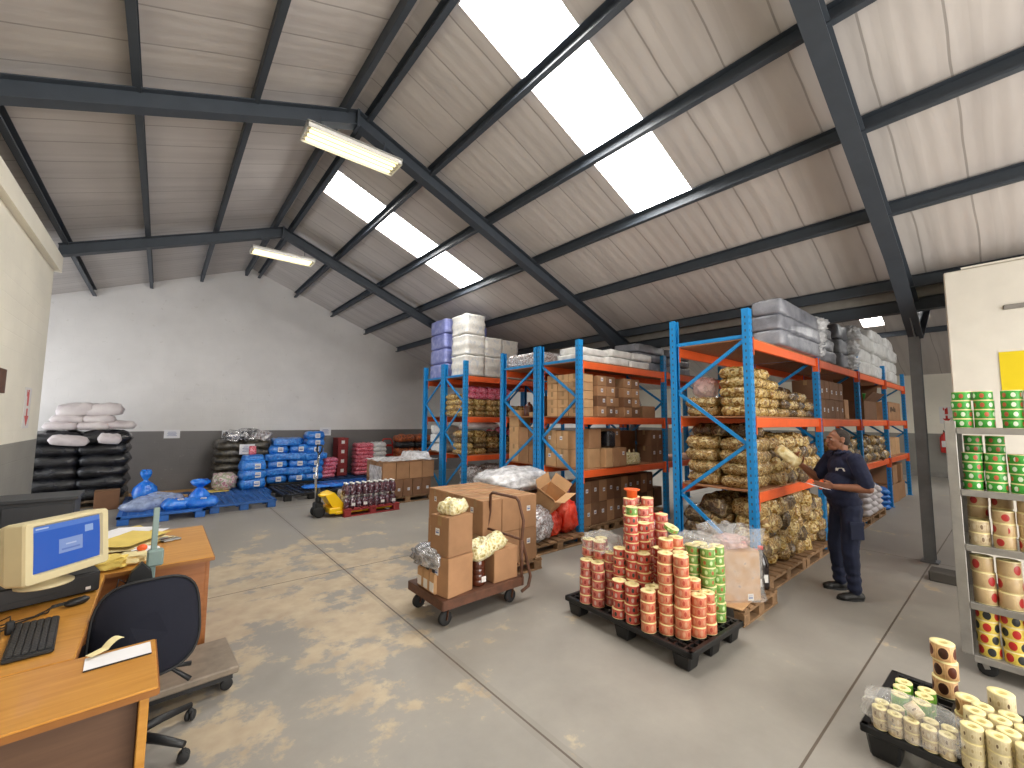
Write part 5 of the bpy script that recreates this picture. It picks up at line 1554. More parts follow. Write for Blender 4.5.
place('spool', (lambda b: b.lathe([(.03, 0), (.05, 0), (.05, .06), (.075, .068), (.075, .078), (.03, .078)], n=20, closed=True).mesh('spool', ['rack_orange']))(B()), 'bright orange flanged spool on top of the tallest tower', 'spool', (3.56, 2.45, ZP + 12 * .0755))
roll_mass('packed red label rolls in the middle between the towers', ((3.46, 2.10, 7), (3.50, 1.98, 7), (3.58, 2.12, 7), (3.60, 2.00, 7), (3.70, 2.06, 7)), 'roll_red')
g = 'orange-pink label rolls at the pallet front'
for i, (x, y, n) in enumerate(((3.14, 1.86, 8), (3.17, 1.745, 8), (3.26, 1.80, 8), (3.25, 1.92, 9), (3.37, 1.90, 9), (3.29, 1.68, 4), (3.38, 1.77, 5), (3.41, 1.66, 4))):
    rolls(x, y, ZP, n, 'roll_orange', 'orange-pink label roll, front cluster, %s column' % NTH[i], h=HR, group=g)
for i, (x, y, n) in enumerate(((3.06, 1.97, 4), (3.17, 2.00, 4))):
    rolls(x, y, ZP, n, 'roll_orange', 'orange-pink label roll, low pair left of the front cluster, %s column' % NTH[i], h=HR, group=g)
place('label_roll', cached(('roll', .054, .03, 'roll_orange'), lambda: roll_mesh(.06, .035, 'roll_green', .55)), 'thin cream and green ring roll tilted on the front cluster', 'roll', (3.31, 1.91, ZP + .74), (.4, .1, 0))
g = 'green label rolls on the black pallet'
for i, (x, y, n) in enumerate(((3.55, 1.72, 8), (3.67, 1.70, 8), (3.64, 1.82, 8), (3.53, 1.84, 8))):
    rolls(x, y, ZP, n, 'roll_green', 'green label roll at the pallet right corner, %s column' % NTH[i], h=HR, group=g)
o = thing('clear_bag', 'clear bag draped over the tops of the green rolls', 'bag', (3.62, 1.84, ZP + .58))
obj('film', lump(.30, .30, .10, 66, 4, .35, 4), 'clear_film', o)
# ------------------------------------------------------------------ wooden pallet with carton and cola bottles
wooden_pallet('worn wooden pallet carrying the bagged carton and dark bottles', (4.43, 2.0, 0), .0, .80, .72, 'wood_pallet')
b = B(); b.box((0, 0, .004), (.36, .3, .008)); o = obj('cardboard_sheet', b, 'card_light'); o.location = (4.18, 1.82, PT + .001); o.rotation_euler = (0, 0, .1); tag(o, 'flat cardboard sheet under the bagged carton', 'cardboard')
carton('tall carton inside a clear bag, on the wooden pallet beside the green rolls', (4.26, 1.84, PT + .01), (.42, .24, .44), -.6, 'card_light', [('-y', .25, -.42)])
o = thing('clear_bag', 'clear pinkish bag pulled up around the tall carton', 'bag', (4.26, 1.84, PT + .012), -.6)
bb = B()
n = 40
prof = [(-.03, 1.15), (.1, 1.06), (.3, 1.04), (.45, 1.05), (.56, 1.12), (.64, 1.2)]
rows_ = []
for j, (zz, k) in enumerate(prof):
    rr_ = []
    for i in range(n):
        a = 2 * PI * i / n
        cx_, sy_ = math.cos(a), math.sin(a)
        m_ = max(abs(cx_) / .225, abs(sy_) / .135)
        w_ = k * (1 + .07 * noise.noise(Vector((cx_ * 3, sy_ * 3, zz * 6)))) / m_
        rr_.append(bb.bm.verts.new((cx_ * w_, sy_ * w_, max(.0, zz) + (.06 * noise.noise(Vector((cx_ * 2.5, sy_ * 2.5, 9))) if j > 3 else 0))))
    rows_.append(rr_)
for j in range(len(rows_) - 1):
    for i in range(n):
        f = bb.bm.faces.new((rows_[j][i], rows_[j][(i + 1) % n], rows_[j + 1][(i + 1) % n], rows_[j + 1][i])); f.smooth = True
obj('film', bb, 'clear_film', o)
obj('pink_contents', lump(.32, .2, .12, 71, 4, .3, 4), 'pink_film', o, (0, 0, .445))
def bottle_parts():
    b = B(); b.lathe([(0, 0), (.05, 0), (.056, .012), (.056, .1), (.052, .12), (.056, .14), (.056, .2), (.04, .25), (.018, .285), (.016, .3), (0, .3)], n=16)
    c = B(); c.lathe([(0, .3), (.02, .3), (.02, .325), (0, .327)], n=12)
    l = B(); l.lathe([(.0568, .11), (.0568, .185)], n=16)
    lb = B(); lb.box((0, -.0575, .09), (.04, .003, .06))
    return b.mesh('bottle', ['cola']), c.mesh('cap', ['cap_red']), lb.mesh('label', ['label_white'])
cb, cc, cl_ = bottle_parts()
for i, (x, y) in enumerate(((4.58, 1.74), (4.73, 1.75), (4.66, 1.90), (4.76, 1.92))):
    o = place('cola_bottle', cb, 'dark bottle with red cap right of the bagged carton, %s' % ('front one', 'right front one', 'middle one', 'rear one')[i], 'bottle', (x, y, PT), (0, 0, -.9 + .2 * i), 'dark bottles right of the carton', 1.25)
    link('cap', cc, o); link('label', cl_, o)
wooden_pallet('low wooden pallet behind the label rolls, under the red-capped bottles', (4.30, 2.86, 0), 0, .8, .7)
for i in range(4):
    for j in range(2):
        o = place('cola_bottle', cached('cb2', lambda: bpy.data.meshes['bottle'].copy()), 'red-capped bottle standing behind the roll towers, %s row, %s' % (('front', 'rear')[j], NTH[i]), 'bottle', (4.10 + i * .115, 2.68 + j * .12, PT + .30), (0, 0, 0), 'red-capped bottles behind the towers')
        link('cap', cc, o)
carton('brown tray carton under the red-capped bottles', (4.27, 2.74, PT), (.5, .3, .29), 0, 'card_dark', ())
CACHE['cb2'].materials[0] = M['cola_cluster']
# ================================================================== desks
def desk(label, x0, x1, y0, y1, rz, panels, name='desk'):
    """top slab with edge band; panels: list of (part, c, s, mat) in local coordinates from the desk centre"""
    cx, cy = (x0 + x1) / 2, (y0 + y1) / 2
    o = thing(name, label, 'desk', (cx, cy, 0), rz)
    b = B(); b.box((0, 0, .735), (x1 - x0, y1 - y0, .03), bev=.006); obj('desktop', b, 'desk_wood', o)
    b = B()
    for s in (-1, 1):
        b.box((0, s * (y1 - y0) / 2, .733), (x1 - x0 - .004, .008, .024)); b.box((s * (x1 - x0) / 2, 0, .733), (.008, y1 - y0 - .004, .024))
    obj('edge_band', b, 'desk_wood_edge', o)
    for nm, c_, s_, m_ in panels:
        b = B(); b.box((0, 0, 0), s_, bev=.003); obj(nm, b, m_, o, c_)
    return o
desk('near wooden desk with a white sheet, cut off at the picture edge', -1.43, .05, 2.19, 2.67, .03, [
    ('end_panel', (.70, -.0, .36), (.03, .42, .72), 'desk_wood'), ('end_panel', (-.70, 0, .36), (.03, .42, .72), 'desk_wood'), ('modesty_panel', (0, -.12, .42), (1.37, .02, .6), 'desk_brown')])
desk('side desk carrying the old computer and keyboard', -1.0, -.225, 2.69, 3.955, 0, [
    ('end_panel', (-.36, 0, .36), (.03, 1.2, .72), 'desk_panel'), ('modesty_panel', (-.05, .58, .42), (.6, .02, .6), 'desk_panel'), ('leg_panel', (.30, -.58, .36), (.1, .03, .72), 'desk_panel')])
o = desk('far wooden desk with yellow papers on it', -1.0, .375, 3.97, 5.16, 0, [
    ('end_panel', (.655, .02, .36), (.025, 1.08, .72), 'desk_panel'), ('end_panel', (-.655, .02, .36), (.025, 1.08, .72), 'desk_panel'), ('modesty_panel', (0, -.51, .38), (1.29, .02, .68), 'desk_panel')])
# dark cabinet behind the monitor
o = thing('low_cabinet', 'dark grey low cabinet behind the old monitor', 'cabinet', (-.975, 5.62, 0))
b = B(); b.box((0, 0, .54), (.86, .38, 1.04), bev=.005); obj('body', b, 'dark_board', o)
b = B(); b.box((0, 0, 1.075), (.90, .42, .03), bev=.004); obj('top', b, 'dark_board', o)
for s in (-1, 1):
    b = B(); b.box((s * .213, -.195, .54), (.412, .016, .98), bev=.003); dr = obj('door', b, 'dark_board', o)
    b = B(); b.tube([(s * .05, -.21, .55), (s * .05, -.225, .56), (s * .05, -.225, .66), (s * .05, -.21, .67)], .005); obj('handle', b, 'chrome', dr)
# ---- computer
ZT = .751
o = thing('computer_case', 'black desktop computer case lying under the monitor', 'computer', (-.48, 3.75, ZT), .26)
b = B(); b.box((0, 0, .065), (.42, .40, .115), bev=.006); obj('case', b, 'black_plastic', o)
b = B(); b.box((0, -.202, .065), (.41, .006, .105), bev=.002); b.box((.12, -.206, .09), (.15, .004, .03)); b.box((-.05, -.206, .045), (.2, .003, .004)); obj('front_panel', b, 'crate_black', o)
b = B(); b.box((.16, -.208, .035), (.022, .003, .016)); obj('badge', b, 'label_white', o)
for x in (-.16, .16):
    for y in (-.15, .15):
        b = B(); b.box((x, y, .004), (.03, .03, .008)); obj('foot', b, 'black_rubber', o)
o = thing('crt_monitor', 'old beige tube monitor showing a blue screen', 'monitor', (-.44, 3.50, ZT + .124), math.radians(46)); o.scale = (.93,) * 3
b = B(); b.lathe([(0, 0), (.125, 0), (.125, .008), (.10, .022), (.05, .035), (.045, .06), (0, .06)], n=28); obj('swivel_base', b, 'beige_plastic', o)
W2, H2 = .225, .17
zc = .205
def loft(b, secs, mat=0, cap=True):
    rings = []
    for (y, w, h, dz, rr) in secs:
        pts = []
        for (sx, sz) in ((1, 1), (-1, 1), (-1, -1), (1, -1)):
            a0 = {(1, 1): 0, (-1, 1): 90, (-1, -1): 180, (1, -1): 270}[(sx, sz)]
            for q in range(5):
                a = math.radians(a0 + q * 22.5)
                pts.append((sx * (w - rr) + rr * math.cos(a), y, dz + sz * (h - rr) + rr * math.sin(a)))
        rings.append([b.bm.verts.new(p) for p in pts])
    n = len(rings[0])
    for i in range(len(rings) - 1):
        for k in range(n):
            f = b.bm.faces.new((rings[i][k], rings[i][(k + 1) % n], rings[i + 1][(k + 1) % n], rings[i + 1][k])); f.material_index = mat; f.smooth = False
    if cap:
        b.bm.faces.new(rings[0][::-1]); b.bm.faces.new(rings[-1])
    return b
b = B()
# housing: rear shell to bezel rim to recessed mouth
loft(b, [(.26, .10, .09, zc + .0, .03), (.22, .13, .115, zc, .03), (.10, .17, .145, zc, .03), (.0, .212, .162, zc, .025), (-.04, .222, .170, zc, .02), (-.15, W2, H2, zc, .018), (-.165, W2 - .006, H2 - .006, zc, .016), (-.166, .186, .136, zc + .012, .012), (-.148, .178, .128, zc + .012, .012), (-.146, .05, .04, zc + .012, .012)])
b.bm.transform(Matrix.Translation((0, .0, .012)) @ Matrix.Rotation(math.radians(-6), 4, 'X'))
obj('housing', b, 'beige_plastic', o)
b = B()
N = 10
vs = []; fs = []; uv = []
for i in range(N + 1):
    for j in range(N + 1):
        u_, v_ = i / N, j / N
        x, z_ = (u_ - .5) * 2 * .176, (v_ - .5) * 2 * .127
        y = -.152 - .010 * (1 - ((u_ - .5) * 2) ** 2 * .6 - ((v_ - .5) * 2) ** 2 * .4)
        vs.append((x, y, zc + .012 + z_)); uv.append((u_, v_))
for i in range(N):
    for j in range(N):
        fs.append((i * (N + 1) + j, (i + 1) * (N + 1) + j, (i + 1) * (N + 1) + j + 1, i * (N + 1) + j + 1))
b._add(vs, fs, 0, True, uv)
b.bm.transform(Matrix.Translation((0, .0, .012)) @ Matrix.Rotation(math.radians(-6), 4, 'X'))
obj('screen', b, 'screen_glow', o)
b = B()
for i in range(4): b.box((.07 + i * .03, -.150, .072), (.016, .006, .006))
b.lathe([(0, 0), (.007, 0), (.007, .005), (0, .005)], n=12, mtx=Matrix.Translation((-.135, -.150, .075)) @ Matrix.Rotation(PI / 2, 4, 'X'))
obj('buttons', b, 'rust_brown', o)
o = thing('keyboard', 'black keyboard on the side desk', 'keyboard', (-.40, 3.02, ZT), math.radians(95))
b = B(); b.box((0, 0, .011), (.44, .155, .018), bev=.005); obj('tray', b, 'black_plastic', o)
b = B()
for r_ in range(6):
    ncol = 20
    for c_ in range(ncol):
        if r_ == 0 and 3 < c_ < 9: continue
        b.box((-.205 + (c_ + .5) * .41 / ncol, -.06 + r_ * .0235, .023), (.41 / ncol - .003, .019, .008), bev=.0015)
b.box((-.205 + 6.5 * .41 / 20, -.06, .023), (.098, .019, .008), bev=.0015)
obj('keys', b, 'key', o)
o = thing('computer_mouse', 'black computer mouse by the keyboard', 'mouse', (-.30, 3.43, ZT), -1.0)
obj('shell', lump(.06, .11, .036, 2, 3, .0, 1, .85), 'black_plastic', o)
b = B(); b.box((0, .03, .034), (.006, .014, .006), bev=.002); obj('scroll_wheel', b, 'crate_black', o)
b = B()
for k in range(3):
    pts = [(-.62 + .05 * k, 3.05 + .03 * k, ZT + .006), (-.55, 3.2 + .04 * k, ZT + .006 + .004 * k), (-.46 + .03 * k, 3.32 + .02 * k, ZT + .008), (-.40, 3.43 + .02 * k, ZT + .006), (-.33, 3.46 + .02 * k, ZT + .006)]
    b.tube(pts, .003, n=6)
o = obj('computer_cable', b, 'cable'); tag(o, 'tangled black cables before the computer case', 'cable')
o = thing('cable_plug', 'black upright plug adapter left of the keyboard', 'plug', (-.50, 3.17, ZT), .3)
b = B(); b.box((0, 0, .03), (.03, .03, .06), bev=.005); obj('body', b, 'black_plastic', o)
b = B(); b.tube([(0, 0, .06), (.0, .01, .08), (-.04, .03, .06), (-.10, .02, .005)], .003, n=6); obj('lead', b, 'cable', o)
# ---- papers
o = thing('paper_sheet', 'white sheet with a dark edge on the near desk', 'paper', (-.08, 2.59, ZT), .05)
b = B(); b.box((0, 0, .0015), (.215, .125, .003)); obj('sheet', b, 'paper', o)
b = B(); b.box((0, -.064, .002), (.215, .006, .004)); obj('dark_edge', b, 'crate_black', o)
o = thing('paper_scrap', 'crumpled cream paper strip behind the white sheet', 'paper', (-.13, 2.665, ZT), .6)
obj('strip', drape(-.06, .06, -.022, .022, lambda x, y: .008 + .03 * max(0, math.sin(x * 34)) , 16, 4, 5, .006), 'paper_cream', o)
rn2 = random.Random(5)
for i in range(9):
    mt = ('paper_yellow', 'paper_cream', 'paper_yellow', 'paper')[i % 4]
    o = thing('paper_sheet', 'loose %s sheet in the paper pile on the far desk, %s layer' % ({'paper_yellow': 'yellow', 'paper_cream': 'cream', 'paper': 'white'}[mt], layer(i, 9)), 'paper', (-.14 + rn2.uniform(-.06, .06), 4.75 + rn2.uniform(-.2, .2), ZT + i * .009), rn2.uniform(-.6, .6), 'paper pile on the far desk')
    obj('sheet', drape(-.16, .16, -.23, .23, lambda x, y: 0.0 + .05 * max(0, abs(x) - .1), 12, 14, i, .005), mt, o)
for i, (x, y, mt, s) in enumerate(((-.10, 4.14, 'paper_cream', .11), (-.03, 4.28, 'paper', .10), (-.22, 4.08, 'paper_yellow', .12))):
    place('crumpled_paper', lump(s * 1.6, s * 1.3, s * .7, 80 + i, 3, .4, 4).mesh('paper', [mt]), '%s crumpled paper at the near edge of the far desk' % ('cream', 'white', 'yellow')[i], 'paper', (x, y, ZT))
place('tangerine', lump(.06, .06, .05, 1, 3, .03, 2, 1).mesh('fruit', ['rack_orange']), 'small orange lump on the crumpled papers', 'fruit', (-.05, 4.20, ZT + .06))
o = thing('blister_packet', 'small grey printed packet on the far desk', 'packet', (.11, 4.72, ZT), .4)
b = B(); b.box((0, 0, .008), (.13, .15, .014), bev=.004); obj('card', b, 'galv', o)
b = B(); b.box((0, 0, .016), (.10, .03, .002)); obj('print', b, 'rust_brown', o)
# ---- platform scale
o = thing('platform_scale', 'worn low platform scale with a column, beside the swivel chair', 'scale', (.19, 3.66, 0), .05)
b = B(); b.box((0, 0, .13), (.60, .50, .045), bev=.008); obj('platform', b, 'scale_steel', o)
b = B(); b.box((0, 0, .09), (.54, .44, .04)); b.box((-.2, .27, .09), (.12, .12, .04)); obj('under_frame', b, 'crate_black', o)
for x in (-.24, .24):
    for y in (-.2, .2):
        c = link('caster', None, o, (x, y, 0))
        b = B(); b.lathe([(0, -.012), (.03, -.012), (.036, -.008), (.036, .008), (.03, .012), (0, .012)], n=16, mtx=Matrix.Translation((0, 0, .036)) @ Matrix.Rotation(PI / 2, 4, 'X')); obj('wheel', b, 'black_rubber', c)
        b = B(); b.box((0, 0, .066), (.04, .04, .012)); obj('mount', b, 'crate_black', c)
b = B(); b.box((-.16, .285, .66), (.034, .026, 1.0), bev=.004); obj('column', b, 'scale_grey', o)
b = B(); b.box((-.15, .275, .82), (.09, .07, .11), bev=.01); obj('column_head', b, 'scale_grey', o)
b = B(); b.prism([(-.09, 0), (.07, 0), (.05, .10), (.0, .16), (-.05, .11)], -.03, .03, 0, Matrix.Translation((-.22, .20, .66)) @ Matrix.Rotation(PI / 2, 4, 'X')); obj('indicator', b, 'black_plastic', o)
b = B(); b.tube([(-.29, .20, .70), (-.33, .18, .74), (-.34, .17, .68), (-.30, .18, .60), (-.2, .26, .45)], .004, n=6); obj('lead', b, 'cable', o)
# ---- swivel chair
o = thing('swivel_chair', 'dark navy swivel office chair between the desks', 'chair', (-.03, 3.12, 0))
b = B()
N = 20; vs = []
def back_outline(a):
    c_, s_ = math.cos(a), math.sin(a)
    k = 3.2
    r_ = (abs(c_) ** k + abs(s_) ** k) ** (-1 / k)
    return c_ * r_, s_ * r_
def backpt(a, f, t_):
    x, z_ = back_outline(a)
    x *= .228 * f * (1 - .06 * z_ * f); z_ *= .235 * f
    y = .10 * (x / .25) ** 2 * .8 + t_ * (1 - f ** 4) + (.04 * z_ / .2)
    return (x, y, z_)
rings = []
for f, t_ in ((.35, -.045), (.7, -.04), (.92, -.03), (1.0, -.012), (1.0, .012), (.92, .03), (.7, .05), (.35, .055)):
    sign = -1 if t_ < 0 else 1
    rings.append([b.bm.verts.new((lambda p: (p[0], p[1] + (-.02 if t_ < 0 else .02), p[2]))(backpt(2 * PI * i / 32, f, t_))) for i in range(32)])
for i in range(len(rings) - 1):
    for k in range(32):
        f = b.bm.faces.new((rings[i][k], rings[i][(k + 1) % 32], rings[i + 1][(k + 1) % 32], rings[i + 1][k])); f.smooth = True
b.bm.faces.new(rings[0][::-1]); b.bm.faces.new(rings[-1])
br_ = obj('backrest', b, 'navy_fabric', o, (.045, -.06, .675), (-.05, 0, .08))
b = B(); b.tube([(lambda p: (p[0], p[1] - .022, p[2]))(backpt(2 * PI * i / 48, 1.01, 0)) for i in range(48)], .007, closed=True, n=6); obj('piping', b, 'black_rubber', br_)
b = B(); b.box((.0, .20, .47), (.48, .46, .08), bev=.03); obj('seat', b, 'navy_fabric', o)
b = B(); b.bar((0, .15, .40), (0, -.09, .44), .06, .015); b.bar((0, -.09, .44), (.02, -.05, .70), .06, .015); b.box((0, .12, .41), (.2, .2, .03), bev=.006); obj('seat_bracket', b, 'black_plastic', o)
b = B(); b.lathe([(0, .10), (.03, .10), (.03, .27), (.022, .27), (.022, .40), (0, .40)], n=14); obj('gas_lift', b, 'black_plastic', o)
for k in range(2):
    b = B(); b.tube([(.08, .08, .40), (.17, .06 + .03 * k, .38 - .03 * k), (.25, .08 - .04 * k, .36 - .07 * k)], [.008, .010, .014], n=8); obj('lever', b, 'black_plastic', o)
b = B(); b.lathe([(0, .08), (.05, .08), (.055, .10), (.04, .14), (0, .14)], n=16); obj('hub', b, 'black_plastic', o)
for k in range(5):
    a = math.radians(-43 + 72 * k)
    L_ = .31
    ex, ey = math.cos(a) * L_, math.sin(a) * L_
    b = B(); b.tube([(0, 0, .115), (ex * .5, ey * .5, .105), (ex, ey, .085)], [.026, .022, .016], n=8); lg = obj('leg', b, 'black_plastic', o)
    b = B()
    for s in (-1, 1):
        b.lathe([(0, -.010), (.022, -.010), (.028, -.005), (.028, .005), (.022, .010), (0, .010)], n=16, mtx=Matrix.Translation((ex, ey, .028)) @ Matrix.Rotation(a + .6, 4, 'Z') @ Matrix.Translation((0, s * .013, 0)) @ Matrix.Rotation(PI / 2, 4, 'X'))
    b.box((ex, ey, .05), (.03, .03, .03), bev=.008)
    obj('caster', b, 'black_rubber', lg)

# ================================================================== stainless trolley with label rolls
TX0, TX1, TY0, TY1 = 4.60, 5.14, .37, -.99
o = thing('shelf_trolley', 'stainless shelf trolley filled with label rolls, before the white office wall', 'trolley', ((TX0 + TX1) / 2, (TY0 + TY1) / 2, 0))
dx_, dy_ = (TX1 - TX0) / 2, (TY0 - TY1) / 2
SH = [.14, .505, .915, 1.31, 1.765]
for sx in (-1, 1):
    for sy in (-1, 1):
        b = B(); b.box((sx * (dx_ - .015), sy * (dy_ - .03), .98), (.03, .06, 1.74) if not (sx < 0 and sy > 0) else (.03, .06, 1.68), bev=.003); obj('post', b, 'stainless', o)
for i, z_ in enumerate(SH):
    b = B(); b.box((0, 0, z_ - .004), (2 * dx_ - .034, 2 * dy_ - .04, .008)); b.box((-dx_ + .006, 0, z_ - .02), (.018, 2 * dy_ - .125, .045), bev=.002); b.box((dx_ - .006, 0, z_ - .02), (.018, 2 * dy_ - .125, .045), bev=.002)
    obj('shelf', b, 'stainless', o)
for sy in (-1, 1):
    b = B(); b.box((0, sy * (dy_ - .012), .95), (2 * dx_ - .05, .004, 1.66)); obj('side_panel', b, 'stainless', o)
for sx in (-1, 1):
    for sy in (-1, 1):
        c = link('caster', None, o, (sx * (dx_ - .07), sy * (dy_ - .10), 0))
        b = B(); b.lathe([(0, -.014), (.04, -.014), (.052, -.01), (.052, .01), (.04, .014), (0, .014)], n=20, mtx=Matrix.Translation((0, -.02, .052)) @ Matrix.Rotation(PI / 2, 4, 'Y')); obj('wheel', b, 'black_rubber', c)
        b = B()
        for s in (-1, 1): b.bar((s * .02, -.02, .05), (s * .02, .0, .11), .004, .03)
        b.box((0, 0, .115), (.06, .06, .01)); obj('fork', b, 'stainless', c)
shelf_txt = ['bottom shelf', 'second shelf up', 'middle shelf', 'fourth shelf up', 'top shelf']
def shelf_rolls(si, cols, mat, r, h, desc, x_=TX0 + .085):
    z_ = SH[si] + .001
    for c_, (y, n, m_) in enumerate(cols):
        mm = m_ or mat
        rolls(x_, y, z_, n, mm, '%s roll on the trolley %s, %s column' % (desc, shelf_txt[si], NTH[c_]), r, h, '%s rolls on the trolley %s' % (desc, shelf_txt[si]), .004)
shelf_rolls(4, [(.275, 4, None), (.165, 4, None), (.03, 4, None), (-.08, 4, None), (-.2, 4, None)], 'roll_tomato', .053, .068, 'green')
shelf_rolls(3, [(.245, 4, None), (.13, 4, None), (.015, 4, None), (-.10, 4, None)], 'roll_tomato', .054, .068, 'green')
shelf_rolls(3, [(.24, 6, None), (.13, 6, None)], 'roll_tomato', .05, .066, 'rear green', TX0 + .21)
shelf_rolls(2, [(.235, 2, 'roll_kraft'), (.115, 3, None), (-.005, 4, None), (-.125, 3, None)], 'roll_redstripe', .056, .088, 'red-tan')
shelf_rolls(2, [(.24, 4, None), (.12, 4, None)], 'roll_redstripe', .056, .088, 'rear red-tan', TX0 + .21)
shelf_rolls(1, [(.235, 3, None), (.11, 3, None), (-.14, 3, None)], 'roll_redstripe', .06, .11, 'tan')
shelf_rolls(0, [(.235, 4, None), (.115, 4, None), (-.005, 4, None), (-.125, 4, None)], 'roll_penguin', .058, .082, 'yellow')

# ================================================================== tray of label rolls, near right corner
nest_pallet('plastic_pallet', 'black plastic pallet carrying cream and brown label rolls in the near right corner', (3.42, .04, 0), -.02, .80, 1.22, .17)
ZP = .172
g = 'kraft rolls in the clear bag'
for i in range(5):
    for j in range(2):
        rolls(3.065 + j * .07, .575 - i * .064, ZP, 2, 'roll_kraft', 'kraft roll inside the clear bag, %s row, %s along' % (('outer', 'inner')[j], NTH[i]), .031, .052, g, .003)
o = thing('label_roll', 'kraft roll lying tilted on top inside the clear bag', 'roll', (3.10, .46, ZP + .118)); o.rotation_euler = (.9, .3, .4)
obj('roll_body', B().lathe([(.012, 0), (.034, 0), (.034, .055), (.012, .055)], n=20, mats=[1, 0, 1, 1], closed=True), ['roll_kraft', 'core_cream'], o)
o = thing('clear_bag', 'crumpled clear bag over the kraft rolls on the corner pallet', 'bag', (3.12, .44, ZP))
obj('film', lump(.23, .42, .175, 91, 4, .18, 4, .7), 'clear_film', o)
g = 'green label rolls on the corner pallet'
for i in range(3):
    for j in range(2):
        rolls(3.26 + i * .082, .52 - j * .092, ZP, 2, 'roll_leaf', 'bright green roll on the corner pallet, %s rank, %s column' % (NTH[i], ('left', 'right')[j]), .038, .062, g, .003)
rolls(3.74, .38, ZP, 3, 'roll_brown', 'brown label roll, tall single stack on the corner pallet', .056, .10, 'brown rolls in the tall stack')
rolls(3.38, .27, ZP, 2, 'roll_brown', 'brown label roll, short stack between green and cream rolls', .046, .09, 'brown rolls in the short stack')
rolls(3.58, .15, ZP, 2, 'roll_cream', 'cream label roll of the pair beyond the cream block', .052, .09, 'cream rolls of the far pair')
g = 'cream label rolls on the corner pallet'
for j in range(5):
    for i in range(4):
        rolls(3.06 + i * .086, .235 - j * .086 - (.03 if i % 2 else 0), ZP, 3, 'roll_cream', 'cream roll in the corner pallet block, %s file, %s rank' % (NTH[i], NTH[j]), .040, .064, g, .003)

# ================================================================== fluorescent fittings
def fitting(label, x, y, z, L=1.16, W=.36):
    o = thing('ceiling_light', label, 'light', (x, y, z))
    b = B()
    b.box((0, 0, .05), (L, W, .03), bev=.005)
    for s in (-1, 1):
        b.box((0, s * (W / 2 - .006), .02), (L, .012, .07)); b.box((s * (L / 2 - .006), 0, .02), (.012, W, .07))
    for k in (-1, 0, 1): b.box((0, k * W / 4, .028), (L - .02, .008, .03))
    obj('housing', b, 'white_plastic', o)
    for k in range(4):
        t_ = B(); t_.tube([(-L / 2 + .05, -W * 3 / 8 + k * W / 4, .015), (L / 2 - .05, -W * 3 / 8 + k * W / 4, .015)], .017, n=10); tb = obj('tube', t_, 'tube_glow', o)
        for s in (-1, 1):
            c_ = B(); c_.box((s * (L / 2 - .03), -W * 3 / 8 + k * W / 4, .015), (.04, .03, .03)); obj('lamp_holder', c_, 'tube_cap', tb)
    b = B()
    for s in (-1, 1):
        zt = min(.5, roof_z(x + s * .4) - .38 - z)
        b.tube([(s * .4, 0, .06), (s * .4, 0, zt + .05)], .006, n=6)
    obj('hanger', b, 'steel_dark', o)
    return o
fitting('fluorescent light fitting hanging from the nearer roof frame', 1.66, 5.16, 5.14)
fitting('fluorescent light fitting hanging from the farther roof frame', 1.74, 9.52, 5.10)
# ================================================================== the man
def sdf_mesh(name, parts, mats, voxel=.007, smooth=4, disp=None):
    """union of ellipsoids ('e', centre, radii[, rot]) and tapered capsules ('c', a, b, ra, rb) grown into one skin"""
    b2 = bmesh.new()
    for p in parts:
        if p[0] == 'e':
            mm = Matrix.Translation(p[1]) @ (p[3] if len(p) > 3 else Matrix.Identity(4)) @ Matrix.Diagonal((*p[2], 1))
            bmesh.ops.create_icosphere(b2, subdivisions=3, radius=1, matrix=mm)
        else:
            a, c_ = Vector(p[1]), Vector(p[2]); ra, rb = p[3], p[4]
            L_ = (c_ - a).length
            n = max(2, int(L_ / (min(ra, rb) * .35)))
            for i in range(n + 1):
                t_ = i / n
                bmesh.ops.create_icosphere(b2, subdivisions=2, radius=ra + (rb - ra) * t_, matrix=Matrix.Translation(a.lerp(c_, t_)))
    me = bpy.data.meshes.new('tmp'); b2.to_mesh(me); b2.free()
    o = bpy.data.objects.new('tmp', me); C.objects.link(o)
    m1 = o.modifiers.new('r', 'REMESH'); m1.mode = 'VOXEL'; m1.voxel_size = voxel
    m2 = o.modifiers.new('s', 'SMOOTH'); m2.iterations = smooth; m2.factor = .5
    dg = bpy.context.evaluated_depsgraph_get()
    res = bpy.data.meshes.new_from_object(o.evaluated_get(dg))
    bpy.data.objects.remove(o); bpy.data.meshes.remove(me)
    res.name = name
    if disp:
        ns = [v.normal.copy() for v in res.vertices]
        for v, n_ in zip(res.vertices, ns): v.co += n_ * disp(v.co)
    for p in res.polygons: p.use_smooth = True
    res.materials.clear()
    for m in mats: res.materials.append(M[m])
    return res
RZM = .72
man = thing('person', 'man in navy polo shirt and trousers holding a gold pack and paper at the racking', 'person', (5.66, 1.24, 0), RZM)
V = Vector
